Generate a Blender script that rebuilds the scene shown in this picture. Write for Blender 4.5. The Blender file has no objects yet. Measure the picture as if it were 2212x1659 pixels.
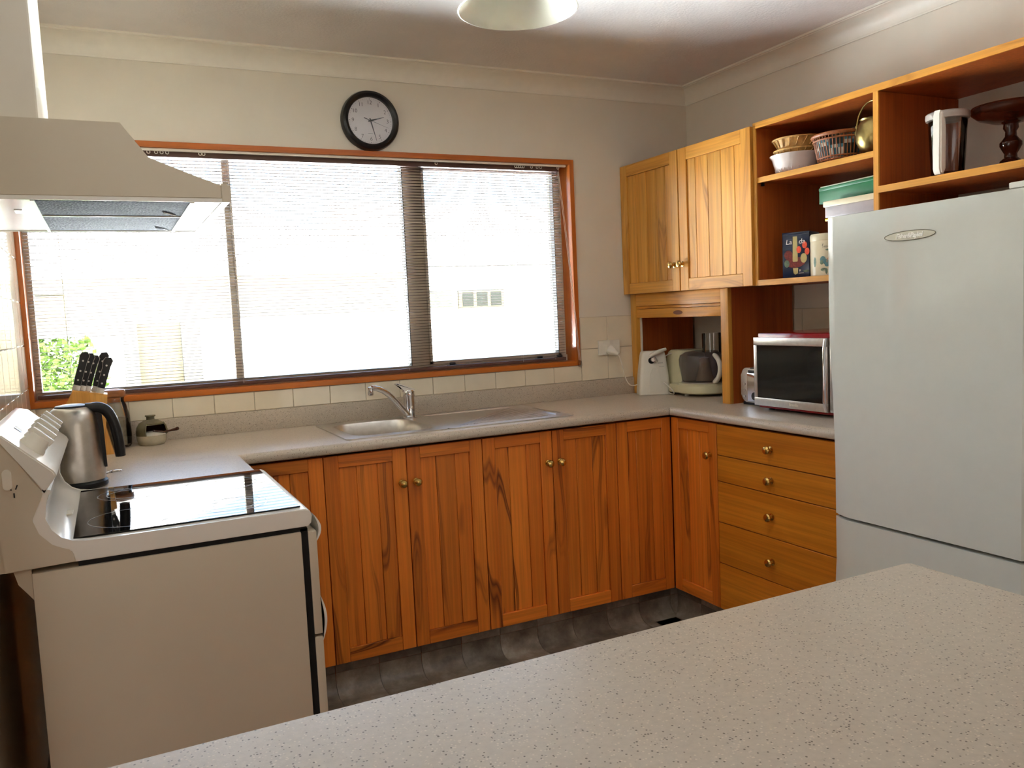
import bpy, bmesh, math, random
from mathutils import Vector, Matrix
random.seed(7)
C = bpy.context.scene.collection
SC = bpy.context.scene
PI = math.pi

# ------------------------------------------------------------------ camera, world, sun, lights, exposure
def cam_axes(y, p, r):
    f = Vector((math.sin(y)*math.cos(p), math.cos(y)*math.cos(p), math.sin(p)))
    rt = Vector((math.cos(y), -math.sin(y), 0)); up = rt.cross(f)
    return rt*math.cos(r)+up*math.sin(r), up*math.cos(r)-rt*math.sin(r), f
cd = bpy.data.cameras.new('camera'); cam = bpy.data.objects.new('camera', cd); C.objects.link(cam)
_r, _u, _f = cam_axes(0.4526, -0.0868, -0.0457)
_m = Matrix((( _r.x, _u.x, -_f.x), (_r.y, _u.y, -_f.y), (_r.z, _u.z, -_f.z))).to_4x4()
_m.translation = Vector((-2.6651, -3.3723, 1.3213)); cam.matrix_world = _m
cd.sensor_width = 36; cd.lens = 1787.709/2212*36; cd.clip_start = 0.02
SC.camera = cam

SUN_STRENGTH = 900.0
SKY_STRENGTH = 1.6
FILL_POWER = 21.0
SIDE_POWER = 36.0
w = bpy.data.worlds.new('world'); SC.world = w; w.use_nodes = True
wn = w.node_tree; wn.nodes.clear()
sky = wn.nodes.new('ShaderNodeTexSky'); sky.sky_type = 'NISHITA'; sky.sun_disc = False
sky.sun_elevation = math.radians(52); sky.sun_rotation = math.radians(-31)
sky.air_density = 1.0; sky.dust_density = 0.6; sky.ozone_density = 1.6
bg = wn.nodes.new('ShaderNodeBackground'); bg.inputs[1].default_value = SKY_STRENGTH
wo = wn.nodes.new('ShaderNodeOutputWorld')
wn.links.new(sky.outputs[0], bg.inputs[0]); wn.links.new(bg.outputs[0], wo.inputs[0])

sd = bpy.data.lights.new('sun', 'SUN'); sd.energy = SUN_STRENGTH; sd.angle = math.radians(0.6); sd.color = (1, .985, .96)
sun = bpy.data.objects.new('sun', sd); C.objects.link(sun)
sun.rotation_euler = Vector((0.34, -0.56, -0.88)).to_track_quat('-Z', 'Y').to_euler()

ld = bpy.data.lights.new('dining_room_fill', 'AREA'); ld.energy = FILL_POWER; ld.shape = 'RECTANGLE'  # added fill lamp, stands in for unseen daylight behind the camera
ld.size = 2.6; ld.size_y = 1.9; ld.color = (1, .95, .88)
lo = bpy.data.objects.new('dining_room_fill', ld); C.objects.link(lo)
lo.location = (-1.2, -6.2, .8); lo.rotation_euler = Vector((-0.05, 1, 0.5)).to_track_quat('-Z', 'Z').to_euler()

l2 = bpy.data.lights.new('dining_side_fill', 'AREA'); l2.energy = SIDE_POWER; l2.shape = 'RECTANGLE'  # added side fill aimed upwards, no window is modelled there
l2.size = 2.2; l2.size_y = 1.3; l2.color = (1, .97, .92)
lo2 = bpy.data.objects.new('dining_side_fill', l2); C.objects.link(lo2)
lo2.location = (-5.35, -2.9, .75); lo2.rotation_euler = Vector((1, 0.05, 0.55)).to_track_quat('-Z', 'Z').to_euler()

vs = SC.view_settings; vs.view_transform = 'Standard'; vs.look = 'None'; vs.gamma = 1; vs.use_curve_mapping = False
vs.exposure = 0.0
cy = SC.cycles
cy.max_bounces = 14; cy.diffuse_bounces = 8; cy.glossy_bounces = 5; cy.transparent_max_bounces = 24; cy.transmission_bounces = 8
cy.sample_clamp_indirect = 0; cy.use_guiding = True; cy.use_surface_guiding = True; cy.caustics_reflective = False; cy.caustics_refractive = False

# ------------------------------------------------------------------ materials
MATS = {}
def srgb(r, g, b):
    f = lambda c: (c/255/12.92) if c/255 <= .04045 else ((c/255+.055)/1.055)**2.4
    return (f(r), f(g), f(b))
def base(name):
    m = bpy.data.materials.new(name); m.use_nodes = True; MATS[name] = m
    n = m.node_tree; return m, n, n.nodes['Principled BSDF']
def setin(b, **k):
    for a, v in k.items():
        a = {'col': 'Base Color', 'rough': 'Roughness', 'metal': 'Metallic', 'spec': 'Specular IOR Level', 'trans': 'Transmission Weight', 'ior': 'IOR', 'coat': 'Coat Weight', 'alpha': 'Alpha', 'sss': 'Subsurface Weight'}[a]
        if a == 'Base Color': v = (*v, 1)
        b.inputs[a].default_value = v
def noise(n, scale, detail=2, vec=None, rough=.5):
    t = n.nodes.new('ShaderNodeTexNoise'); t.inputs['Scale'].default_value = scale; t.inputs['Detail'].default_value = detail; t.inputs['Roughness'].default_value = rough
    if vec: n.links.new(vec, t.inputs['Vector'])
    return t
def ocoord(n): return n.nodes.new('ShaderNodeTexCoord').outputs['Object']
def ramp(n, src, stops):
    r = n.nodes.new('ShaderNodeValToRGB'); e = r.color_ramp.elements
    while len(e) < len(stops): e.new(.5)
    for i, (p, c) in enumerate(stops):
        e[i].position = p; e[i].color = (*c, 1) if len(c) == 3 else c
    n.links.new(src, r.inputs[0]); return r
def mixc(n, fac, a, b, mode='MIX'):
    x = n.nodes.new('ShaderNodeMix'); x.data_type = 'RGBA'; x.blend_type = mode
    for s, v in ((0, fac), (6, a), (7, b)):
        if hasattr(v, 'links'): n.links.new(v, x.inputs[s])
        else: x.inputs[s].default_value = v if s == 0 else (*v, 1)
    return x.outputs[2]
def bump(n, b, h, strength, dist=.002):
    k = n.nodes.new('ShaderNodeBump'); k.inputs['Strength'].default_value = strength; k.inputs['Distance'].default_value = dist
    n.links.new(h, k.inputs['Height']); n.links.new(k.outputs[0], b.inputs['Normal'])
def plain(name, col, rough=.5, metal=0, var=.06, nscale=30, bumpv=0, bscale=80, **k):
    m, n, b = base(name); v = ocoord(n)
    t = noise(n, nscale, 3, v)
    lo_ = tuple(c*(1-var) for c in col); hi = tuple(min(1, c*(1+var)) for c in col)
    r = ramp(n, t.outputs[0], [(.3, lo_), (.7, hi)])
    n.links.new(r.outputs[0], b.inputs['Base Color']); setin(b, rough=rough, metal=metal, **k)
    if bumpv: bump(n, b, noise(n, bscale, 3, v).outputs[0], bumpv)
    return m
def wood(name, light, mid, dark, axis='Z', rough=.36, vein=1.0, fine=.2, tone=.14):
    m, n, b = base(name); L = n.links.new
    oi = n.nodes.new('ShaderNodeObjectInfo')
    add = n.nodes.new('ShaderNodeVectorMath'); add.operation = 'MULTIPLY_ADD'
    L(ocoord(n), add.inputs[0]); add.inputs[1].default_value = (1, 1, 1)
    sc = n.nodes.new('ShaderNodeVectorMath'); sc.operation = 'SCALE'; sc.inputs[0].default_value = (3.1, 2.3, 4.7)
    mul = n.nodes.new('ShaderNodeMath'); mul.operation = 'MULTIPLY'; mul.inputs[1].default_value = 9; L(oi.outputs['Random'], mul.inputs[0])
    L(mul.outputs[0], sc.inputs['Scale']); L(sc.outputs[0], add.inputs[2])
    mp = n.nodes.new('ShaderNodeMapping'); L(add.outputs[0], mp.inputs['Vector'])
    s = {'Z': (7, 7, .9), 'X': (.9, 7, 7), 'Y': (7, .9, 7)}[axis]; mp.inputs['Scale'].default_value = s
    big = noise(n, 1.0, 2, mp.outputs[0], .45)
    k = n.nodes.new('ShaderNodeMath'); k.operation = 'MULTIPLY'; k.inputs[1].default_value = 34; L(big.outputs[0], k.inputs[0])
    sn = n.nodes.new('ShaderNodeMath'); sn.operation = 'SINE'; L(k.outputs[0], sn.inputs[0])
    ab = n.nodes.new('ShaderNodeMath'); ab.operation = 'MULTIPLY_ADD'; ab.inputs[1].default_value = .5; ab.inputs[2].default_value = .5; L(sn.outputs[0], ab.inputs[0])
    vr = ramp(n, ab.outputs[0], [(0, (0, 0, 0)), (.82, (.06, .06, .06)), (.97, (1, 1, 1)), (1, (.5, .5, .5))])
    msk = noise(n, .8, 1, mp.outputs[0]); mr = ramp(n, msk.outputs[0], [(.42, (0, 0, 0)), (.62, (1, 1, 1))])
    vm = n.nodes.new('ShaderNodeMath'); vm.operation = 'MULTIPLY'; L(vr.outputs[0], vm.inputs[0]); L(mr.outputs[0], vm.inputs[1])
    vm2 = n.nodes.new('ShaderNodeMath'); vm2.operation = 'MULTIPLY'; vm2.inputs[1].default_value = vein; L(vm.outputs[0], vm2.inputs[0])
    mp2 = n.nodes.new('ShaderNodeMapping'); L(add.outputs[0], mp2.inputs['Vector'])
    mp2.inputs['Scale'].default_value = {'Z': (110, 110, 2.5), 'X': (2.5, 110, 110), 'Y': (110, 2.5, 110)}[axis]
    fn = noise(n, 1, 3, mp2.outputs[0])
    mp3 = n.nodes.new('ShaderNodeMapping'); L(add.outputs[0], mp3.inputs['Vector'])
    mp3.inputs['Scale'].default_value = {'Z': (14, 14, .7), 'X': (.7, 14, 14), 'Y': (14, .7, 14)}[axis]
    br = noise(n, 1, 2, mp3.outputs[0])
    c0 = ramp(n, br.outputs[0], [(.3, mid), (.7, light)])
    c1 = mixc(n, vm2.outputs[0], c0.outputs[0], dark)
    fr = ramp(n, fn.outputs[0], [(.35, (1-fine,)*3), (.65, (1, 1, 1))])
    c2 = mixc(n, 1.0, c1, fr.outputs[0], 'MULTIPLY')
    hs = n.nodes.new('ShaderNodeHueSaturation'); L(c2, hs.inputs['Color'])
    vv = n.nodes.new('ShaderNodeMapRange'); L(oi.outputs['Random'], vv.inputs[0]); vv.inputs[3].default_value = 1-tone; vv.inputs[4].default_value = 1+tone*.6
    L(vv.outputs[0], hs.inputs['Value']); L(hs.outputs[0], b.inputs['Base Color'])
    setin(b, rough=rough, spec=.32, coat=.0)
    bump(n, b, fn.outputs[0], .08, .001)
    return m
def speckle(name, col, dark, rough=.3, scale=330, dens=.12):
    m, n, b = base(name); L = n.links.new; v = ocoord(n)
    mp = n.nodes.new('ShaderNodeMapping'); L(v, mp.inputs['Vector']); mp.inputs['Scale'].default_value = (1, 1, 1)
    vo = n.nodes.new('ShaderNodeTexVoronoi'); vo.inputs['Scale'].default_value = scale; L(mp.outputs[0], vo.inputs['Vector'])
    sep = n.nodes.new('ShaderNodeSeparateColor'); L(vo.outputs['Color'], sep.inputs[0])
    d = ramp(n, vo.outputs['Distance'], [(.30, (1, 1, 1)), (.46, (0, 0, 0))])
    s = ramp(n, sep.outputs[0], [(1-dens, (0, 0, 0)), (1-dens+.02, (1, 1, 1))])
    mu = n.nodes.new('ShaderNodeMath'); mu.operation = 'MULTIPLY'; L(d.outputs[0], mu.inputs[0]); L(s.outputs[0], mu.inputs[1])
    s2 = ramp(n, sep.outputs[1], [(.78, (0, 0, 0)), (.8, (1, 1, 1))])
    mu2 = n.nodes.new('ShaderNodeMath'); mu2.operation = 'MULTIPLY'; L(d.outputs[0], mu2.inputs[0]); L(s2.outputs[0], mu2.inputs[1])
    t = noise(n, 120, 4, v); c0 = ramp(n, t.outputs[0], [(.3, tuple(c*.93 for c in col)), (.7, tuple(c*1.05 for c in col))])
    c1 = mixc(n, mu2.outputs[0], c0.outputs[0], tuple(min(1, c*1.25) for c in col))
    c2 = mixc(n, mu.outputs[0], c1, dark); L(c2, b.inputs['Base Color'])
    setin(b, rough=rough, spec=.5)
    bump(n, b, noise(n, 420, 2, v).outputs[0], .12, .001)
    return m
def thin_glass(name, tint=(.96, .98, .97), rough=0.0, refl=1.0):
    m = bpy.data.materials.new(name); m.use_nodes = True; MATS[name] = m; n = m.node_tree; n.nodes.clear(); L = n.links.new
    t = n.nodes.new('ShaderNodeBsdfTransparent'); t.inputs[0].default_value = (*tint, 1)
    g = n.nodes.new('ShaderNodeBsdfGlossy'); g.inputs['Roughness'].default_value = max(rough, .01)
    f = n.nodes.new('ShaderNodeFresnel'); f.inputs[0].default_value = 1.45
    mu = n.nodes.new('ShaderNodeMath'); mu.operation = 'MULTIPLY'; mu.inputs[1].default_value = refl; L(f.outputs[0], mu.inputs[0])
    mx = n.nodes.new('ShaderNodeMixShader'); o = n.nodes.new('ShaderNodeOutputMaterial')
    L(mu.outputs[0], mx.inputs[0]); L(t.outputs[0], mx.inputs[1]); L(g.outputs[0], mx.inputs[2]); L(mx.outputs[0], o.inputs[0])
    return m
def frosted(name, col, alpha, rough=.3):
    m, n, b = base(name); setin(b, col=col, alpha=alpha, rough=rough); return m

M_WALL = plain('wall_paint', srgb(222, 214, 198), .6, var=.02, nscale=6, bumpv=.04, bscale=180)
M_CEIL = plain('ceiling_texture', srgb(230, 224, 218), .85, var=.02, nscale=10, bumpv=.9, bscale=95)
M_TRIM = plain('white_trim', srgb(232, 226, 212), .45, var=.02)
M_TILE = plain('wall_tile_glaze', srgb(228, 216, 192), .07, var=.03, nscale=12)
M_GROUT = plain('tile_grout', srgb(190, 178, 158), .85)
M_CTOP = speckle('speckled_laminate', srgb(188, 174, 156), srgb(104, 92, 78), .33)
M_TEAK = wood('rimu_timber', srgb(236, 136, 48), srgb(218, 114, 36), srgb(120, 56, 18), 'Z')
M_TEAKX = wood('rimu_timber_rail_x', srgb(236, 136, 48), srgb(218, 114, 36), srgb(120, 56, 18), 'X')
M_TEAKY = wood('rimu_timber_rail_y', srgb(236, 136, 48), srgb(218, 114, 36), srgb(120, 56, 18), 'Y')
M_GOLD = wood('golden_timber', srgb(230, 168, 78), srgb(216, 146, 54), srgb(150, 90, 28), 'Z', vein=.75, tone=.1)
M_GOLDY = wood('golden_timber_rail', srgb(230, 168, 78), srgb(216, 146, 54), srgb(150, 90, 28), 'Y', vein=.5, tone=.1)
M_DRAW = wood('veneer_drawer_front', srgb(214, 134, 40), srgb(200, 116, 30), srgb(168, 90, 20), 'Y', vein=.25, fine=.22, tone=.06)
M_PANEL = wood('veneer_panel', srgb(186, 96, 38), srgb(168, 80, 28), srgb(136, 60, 18), 'Z', vein=.3, fine=.2, tone=.06, rough=.45)
M_LINER = wood('window_liner_timber', srgb(204, 118, 50), srgb(190, 100, 38), srgb(160, 78, 26), 'X', vein=.15, fine=.15, tone=.05, rough=.28)
M_BRASS = plain('polished_brass', srgb(214, 178, 104), .22, 1.0, var=.04)
M_STEEL = plain('brushed_steel', srgb(206, 200, 192), .30, 1.0, var=.06, nscale=60)
M_CHROME = plain('chrome', srgb(226, 226, 228), .07, 1.0, var=.02)
M_ENAMEL = plain('white_enamel', srgb(236, 232, 222), .16, var=.01)
M_SIDE = plain('painted_steel_side', srgb(208, 196, 174), .45, var=.015, nscale=4)
M_FRIDGE = plain('fridge_enamel', srgb(216, 218, 210), .045, var=.01, bumpv=.035, bscale=26)
M_FRIDGE2 = plain('fridge_plastic', srgb(226, 224, 216), .35, var=.01)
M_BLACKGL = plain('ceramic_glass', srgb(8, 8, 10), .03, var=.05, spec=.4)
M_RING = plain('hob_ring_print', srgb(120, 120, 122), .2)
M_BLACK = plain('black_plastic', srgb(20, 20, 21), .35, var=.1)
M_DARK = plain('dark_void', srgb(14, 12, 10), .8)
M_WHITEP = plain('white_plastic', srgb(232, 226, 212), .35, var=.015)
M_CREAMP = plain('cream_plastic', srgb(214, 208, 172), .4, var=.02)
M_BLIND = plain('blind_taupe', srgb(78, 64, 56), .85, var=.02, spec=.03)
M_RAIL = plain('blind_rail', srgb(96, 72, 64), .5, var=.02, spec=.2)
M_ALU = plain('window_aluminium', srgb(206, 192, 172), .45, var=.02)
M_ALUD = plain('window_gasket', srgb(70, 66, 62), .6)
M_FILTER = None
M_RED = plain('red_gloss', srgb(150, 16, 20), .12, var=.03)
M_SMOKE = frosted('smoked_plastic', srgb(96, 84, 90), .6, .14)
M_CLEAR = thin_glass('clear_plastic', (.96, .96, .955), refl=1.3)
M_PANE = thin_glass('window_pane', (.97, .985, .98))
M_JARGL = thin_glass('jar_glass', (.95, .955, .94), refl=1.4)
M_MWGLASS = plain('microwave_window', srgb(26, 27, 26), .08, var=.1)
M_CORD = plain('white_cord', srgb(224, 216, 200), .5)
M_WICKER = plain('straw_wicker', srgb(206, 160, 92), .6, var=.25, nscale=60, bumpv=.5, bscale=140)
M_CANE = plain('brown_cane', srgb(150, 84, 36), .55, var=.3, nscale=70, bumpv=.5, bscale=120)
M_BOWL = plain('white_ceramic', srgb(226, 214, 206), .2, var=.02)
M_BRASSO = plain('aged_brass', srgb(156, 136, 84), .32, 1.0, var=.15, nscale=25, bumpv=.3, bscale=60)
M_GREEN = plain('green_card', srgb(0, 104, 56), .4, var=.05)
M_GREENT = plain('grey_green_lid', srgb(156, 158, 132), .4)
M_REDC = plain('dull_red_card', srgb(150, 48, 46), .5)
M_TINGREY = plain('printed_grey_tin', srgb(176, 166, 166), .3, var=.12, nscale=18)
M_TINCREAM = plain('cream_tin', srgb(222, 208, 174), .28, var=.03)
M_GOLDM = plain('gold_metal', srgb(212, 170, 60), .2, 1.0)
M_NAVY = plain('navy_tin', srgb(16, 32, 62), .22, var=.2, nscale=8)
M_VIOLET = plain('dark_blue_lid', srgb(40, 36, 78), .2)
M_INK = plain('black_ink', srgb(40, 36, 38), .5)
M_CREAMPRINT = plain('candle_print', srgb(196, 180, 120), .35, var=.08)
M_TULIP = plain('tulip_print', srgb(232, 84, 52), .4, var=.15, nscale=90)
M_BERRY = plain('berry_print', srgb(120, 34, 30), .4, var=.5, nscale=160)
M_LEAFP = plain('leaf_print', srgb(110, 132, 106), .4, var=.3, nscale=90)
M_BLUEP = plain('teal_fruit_print', srgb(96, 142, 146), .4, var=.2, nscale=90)
M_PEACH = plain('peach_print', srgb(206, 150, 110), .4, var=.1, nscale=60)
M_YELLOWP = plain('yellow_flower_print', srgb(150, 140, 60), .4, var=.3, nscale=90)
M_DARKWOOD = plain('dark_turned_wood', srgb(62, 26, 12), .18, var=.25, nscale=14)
M_BLOCKWOOD = wood('knife_block_timber', srgb(226, 170, 92), srgb(210, 150, 74), srgb(170, 110, 48), 'Z', vein=.3, tone=.05)
M_LIDWOOD = wood('jar_lid_timber', srgb(190, 130, 84), srgb(160, 100, 60), srgb(110, 62, 34), 'X', vein=.5, tone=.05)
M_PIG = plain('olive_glaze', srgb(112, 104, 78), .12, var=.35, nscale=14)
M_PIGB = plain('oatmeal_glaze', srgb(190, 182, 160), .16, var=.12, nscale=30)
M_SALT = plain('salt', srgb(226, 218, 200), .8, bumpv=.5, bscale=300)
M_LAMP = frosted('frosted_glass', srgb(226, 222, 204), .93, .25)
M_DIAL = plain('clock_dial', srgb(238, 232, 232), .5, var=.01)
M_CLOCKB = plain('clock_rim_black', srgb(16, 16, 20), .3, var=.1)
M_KICK = None
M_BLUESTK = plain('blue_sticker', srgb(120, 132, 170), .15)
M_EAVE = plain('eave_timber', srgb(84, 68, 52), .8, var=.1)
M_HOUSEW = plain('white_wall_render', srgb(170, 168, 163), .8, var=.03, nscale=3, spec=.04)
M_LAWN = plain('outdoor_lawn', srgb(72, 84, 48), .9, var=.3, nscale=8, spec=.04)
M_CONC = plain('outdoor_paving', srgb(214, 222, 232), .9, var=.1, nscale=3, spec=.04)
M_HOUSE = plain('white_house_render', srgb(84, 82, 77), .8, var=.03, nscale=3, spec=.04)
M_HOUSE2 = plain('cream_house_brick', srgb(90, 82, 66), .85, var=.12, nscale=12, spec=.04)
M_ROOF = plain('grey_roof_tiles', srgb(74, 73, 72), .8, var=.15, nscale=4, spec=.04)
M_LEAF = plain('shrub_leaf', srgb(50, 66, 22), .5, var=.4, nscale=20, spec=.04)
M_SKIRT = None

def filter_mat():
    m, n, b = base('grease_filter_mesh'); v = ocoord(n); L = n.links.new
    ch = n.nodes.new('ShaderNodeTexVoronoi'); ch.inputs['Scale'].default_value = 170; L(v, ch.inputs['Vector'])
    r = ramp(n, ch.outputs['Distance'], [(.22, srgb(10, 9, 8)), (.55, srgb(44, 40, 36))])
    L(r.outputs[0], b.inputs['Base Color']); setin(b, rough=.7, spec=.1); bump(n, b, ch.outputs['Distance'], .8, .003); return m
M_FILTER = filter_mat()
def vinyl():
    m, n, b = base('stone_print_vinyl'); v = ocoord(n); L = n.links.new
    oi = n.nodes.new('ShaderNodeObjectInfo'); ad = n.nodes.new('ShaderNodeVectorMath'); ad.operation = 'ADD'
    sc = n.nodes.new('ShaderNodeMath'); sc.operation = 'MULTIPLY'; sc.inputs[1].default_value = 20; L(oi.outputs['Random'], sc.inputs[0])
    L(v, ad.inputs[0]); L(sc.outputs[0], ad.inputs[1])
    a = noise(n, 9, 6, ad.outputs[0], .65); r = ramp(n, a.outputs[0], [(.25, srgb(70, 58, 48)), (.5, srgb(118, 104, 90)), (.75, srgb(160, 150, 136))])
    hs = n.nodes.new('ShaderNodeHueSaturation'); L(r.outputs[0], hs.inputs['Color'])
    mr = n.nodes.new('ShaderNodeMapRange'); L(oi.outputs['Random'], mr.inputs[0]); mr.inputs[3].default_value = .72; mr.inputs[4].default_value = 1.2
    L(mr.outputs[0], hs.inputs['Value']); L(hs.outputs[0], b.inputs['Base Color'])
    setin(b, rough=.42); bump(n, b, noise(n, 40, 5, ad.outputs[0]).outputs[0], .35, .002); return m
M_KICK = vinyl()
def tartan():
    m, n, b = base('tartan_cloth'); v = ocoord(n); L = n.links.new
    sp = n.nodes.new('ShaderNodeSeparateXYZ'); L(v, sp.inputs[0])
    at = n.nodes.new('ShaderNodeMath'); at.operation = 'ARCTAN2'; L(sp.outputs[0], at.inputs[0]); L(sp.outputs[1], at.inputs[1])
    cx = n.nodes.new('ShaderNodeCombineXYZ'); s1 = n.nodes.new('ShaderNodeMath'); s1.operation = 'MULTIPLY'; s1.inputs[1].default_value = .1; L(at.outputs[0], s1.inputs[0])
    L(s1.outputs[0], cx.inputs[0]); L(sp.outputs[2], cx.inputs[1])
    ck = n.nodes.new('ShaderNodeTexChecker'); ck.inputs['Scale'].default_value = 42; L(cx.outputs[0], ck.inputs['Vector'])
    ck.inputs[1].default_value = (*srgb(206, 198, 180), 1); ck.inputs[2].default_value = (*srgb(74, 128, 142), 1)
    ck2 = n.nodes.new('ShaderNodeTexChecker'); ck2.inputs['Scale'].default_value = 17; L(cx.outputs[0], ck2.inputs['Vector'])
    mm = mixc(n, ck2.outputs['Fac'], ck.outputs[0], srgb(40, 56, 58)); L(mm, b.inputs['Base Color']); setin(b, rough=.8); return m
M_TARTAN = tartan()

# ------------------------------------------------------------------ mesh helpers
class MB:
    def __init__(s, xf=None): s.bm = bmesh.new(); s.xf = xf
    def _v(s, p):
        p = Vector(p); return s.bm.verts.new(s.xf @ p if s.xf else p)
    def box(s, x0, x1, y0, y1, z0, z1, bev=0, seg=2):
        x0, x1 = sorted((x0, x1)); y0, y1 = sorted((y0, y1)); z0, z1 = sorted((z0, z1))
        v = [s._v((x, y, z)) for x in (x0, x1) for y in (y0, y1) for z in (z0, z1)]
        fs = [s.bm.faces.new([v[i] for i in q]) for q in ((0, 1, 3, 2), (4, 6, 7, 5), (0, 4, 5, 1), (2, 3, 7, 6), (0, 2, 6, 4), (1, 5, 7, 3))]
        if bev:
            es = list({e for f in fs for e in f.edges})
            bmesh.ops.bevel(s.bm, geom=es, offset=bev, segments=seg, affect='EDGES', profile=.6)
        return s
    def prism(s, pts, axis, a, b, bev=0):
        def P(u, v, t): return {'X': (t, u, v), 'Y': (u, t, v), 'Z': (u, v, t)}[axis]
        A = [s._v(P(u, v, a)) for u, v in pts]; B = [s._v(P(u, v, b)) for u, v in pts]; k = len(pts)
        fs = [s.bm.faces.new(A), s.bm.faces.new(B[::-1])]
        for i in range(k): fs.append(s.bm.faces.new((A[i], B[i], B[(i+1) % k], A[(i+1) % k])))
        if bev:
            es = list({e for f in fs[:2] for e in f.edges})
            bmesh.ops.bevel(s.bm, geom=es, offset=bev, segments=2, affect='EDGES')
        return s
    def lathe(s, prof, c, seg=32, axis=None, sx=1, sy=1, a0=0, a1=2*PI):
        """prof [(r, h)] about the vertical through c (or about `axis`)."""
        q = Vector((0, 0, 1)).rotation_difference(Vector(axis)).to_matrix() if axis else Matrix.Identity(3)
        full = abs(a1-a0-2*PI) < 1e-6; N = seg if full else seg+1; c = Vector(c); rings = []
        for r, h in prof:
            if r < 1e-6: rings.append([s._v(c+q @ Vector((0, 0, h)))])
            else: rings.append([s._v(c+q @ Vector((r*sx*math.cos(a0+(a1-a0)*i/seg), r*sy*math.sin(a0+(a1-a0)*i/seg), h))) for i in range(N)])
        for A, B in zip(rings, rings[1:]):
            for i in range(seg):
                j = (i+1) % N
                if len(A) == 1 and len(B) == 1: continue
                if len(A) == 1: s.bm.faces.new((A[0], B[j], B[i]))
                elif len(B) == 1: s.bm.faces.new((A[i], A[j], B[0]))
                else: s.bm.faces.new((A[i], A[j], B[j], B[i]))
        return s
    def tube(s, pts, r, seg=10, cap=True, flat=None):
        pts = [Vector(p) for p in pts]; rings = []; up = None
        rs = r if isinstance(r, (list, tuple)) else [r]*len(pts)
        for i, p in enumerate(pts):
            d = ((pts[min(i+1, len(pts)-1)]-pts[max(i-1, 0)])).normalized()
            if up is None:
                up = Vector((0, 0, 1)) if abs(d.z) < .9 else Vector((1, 0, 0))
            a = (up-d*up.dot(d)).normalized(); b = d.cross(a); up = a
            fx = flat or 1
            rings.append([s._v(p+(a*math.cos(2*PI*k/seg)*fx+b*math.sin(2*PI*k/seg))*rs[i]) for k in range(seg)])
        for A, B in zip(rings, rings[1:]):
            for k in range(seg): s.bm.faces.new((A[k], A[(k+1) % seg], B[(k+1) % seg], B[k]))
        if cap: s.bm.faces.new(rings[0][::-1]); s.bm.faces.new(rings[-1])
        return s
    def loft(s, loops, cap=True):
        rings = [[s._v(p) for p in l] for l in loops]; k = len(rings[0])
        for A, B in zip(rings, rings[1:]):
            for i in range(k): s.bm.faces.new((A[i], A[(i+1) % k], B[(i+1) % k], B[i]))
        if cap: s.bm.faces.new(rings[0][::-1]); s.bm.faces.new(rings[-1])
        return s
    def quad(s, *p): s.bm.faces.new([s._v(q) for q in p]); return s
def rootloc(o):
    v = Vector((0, 0, 0))
    while o is not None: v += o.location; o = o.parent
    return v
def put(name, mb, mat, parent=None, label=None, smooth=True, origin=None, ang=38):
    bm = mb.bm; off = rootloc(parent) if parent else Vector(origin or (0, 0, 0))
    bmesh.ops.recalc_face_normals(bm, faces=bm.faces)
    bmesh.ops.translate(bm, verts=bm.verts, vec=-off)
    me = bpy.data.meshes.new(name); bm.to_mesh(me); bm.free()
    if smooth and len(me.polygons):
        me.polygons.foreach_set('use_smooth', [True]*len(me.polygons)); me.set_sharp_from_angle(angle=math.radians(ang))
    me.materials.append(mat)
    o = bpy.data.objects.new(name, me); C.objects.link(o); o.parent = parent
    if not parent: o.location = off
    if label: o['label'] = label
    return o
def tag(o, label, cat, group=None, kind=None):
    o['label'] = label; o['category'] = cat
    if group: o['group'] = group
    if kind: o['kind'] = kind
    return o
def thing(name, label, cat, loc, group=None, kind=None):
    o = bpy.data.objects.new(name, None); C.objects.link(o); o.location = loc; o.empty_display_size = .05
    return tag(o, label, cat, group, kind)
def struct(o, label, cat): return tag(o, label, cat, None, 'structure')
def linked(src, name, loc, parent):
    o = bpy.data.objects.new(name, src.data); C.objects.link(o); o.parent = parent; o.location = loc; return o
def text_obj(name, body, size, mat, parent, mtx, extrude=.0004, align='CENTER', shear=0, bold=0, spacing=1):
    cu = bpy.data.curves.new(name, 'FONT'); cu.body = body; cu.size = size; cu.extrude = extrude; cu.align_x = align; cu.align_y = 'CENTER'; cu.shear = shear; cu.offset = bold; cu.space_character = spacing; cu.resolution_u = 3
    t = bpy.data.objects.new(name, cu); C.objects.link(t)
    dg = bpy.context.evaluated_depsgraph_get(); me = bpy.data.meshes.new_from_object(t.evaluated_get(dg))
    bpy.data.objects.remove(t); bpy.data.curves.remove(cu)
    m2 = mtx.copy(); m2.translation = m2.translation-rootloc(parent); me.transform(m2)
    me.materials.clear(); me.materials.append(mat)
    o = bpy.data.objects.new(name, me); C.objects.link(o); o.parent = parent; return o
def frame_m(o, xaxis, yaxis):
    x = Vector(xaxis).normalized(); y = Vector(yaxis); y = (y-x*y.dot(x)).normalized(); z = x.cross(y)
    m = Matrix(((x.x, y.x, z.x), (x.y, y.y, z.y), (x.z, y.z, z.z))).to_4x4(); m.translation = Vector(o); return m
def arc(cx, cz, r, a0, a1, n): return [(cx+r*math.cos(math.radians(a0+(a1-a0)*i/n)), cz+r*math.sin(math.radians(a0+(a1-a0)*i/n))) for i in range(n+1)]
def bez(p0, p1, p2, p3, n=12):
    p0, p1, p2, p3 = map(Vector, (p0, p1, p2, p3)); out = []
    for i in range(n+1):
        t = i/n; out.append(p0*(1-t)**3+p1*3*t*(1-t)**2+p2*3*t*t*(1-t)+p3*t**3)
    return out
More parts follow.
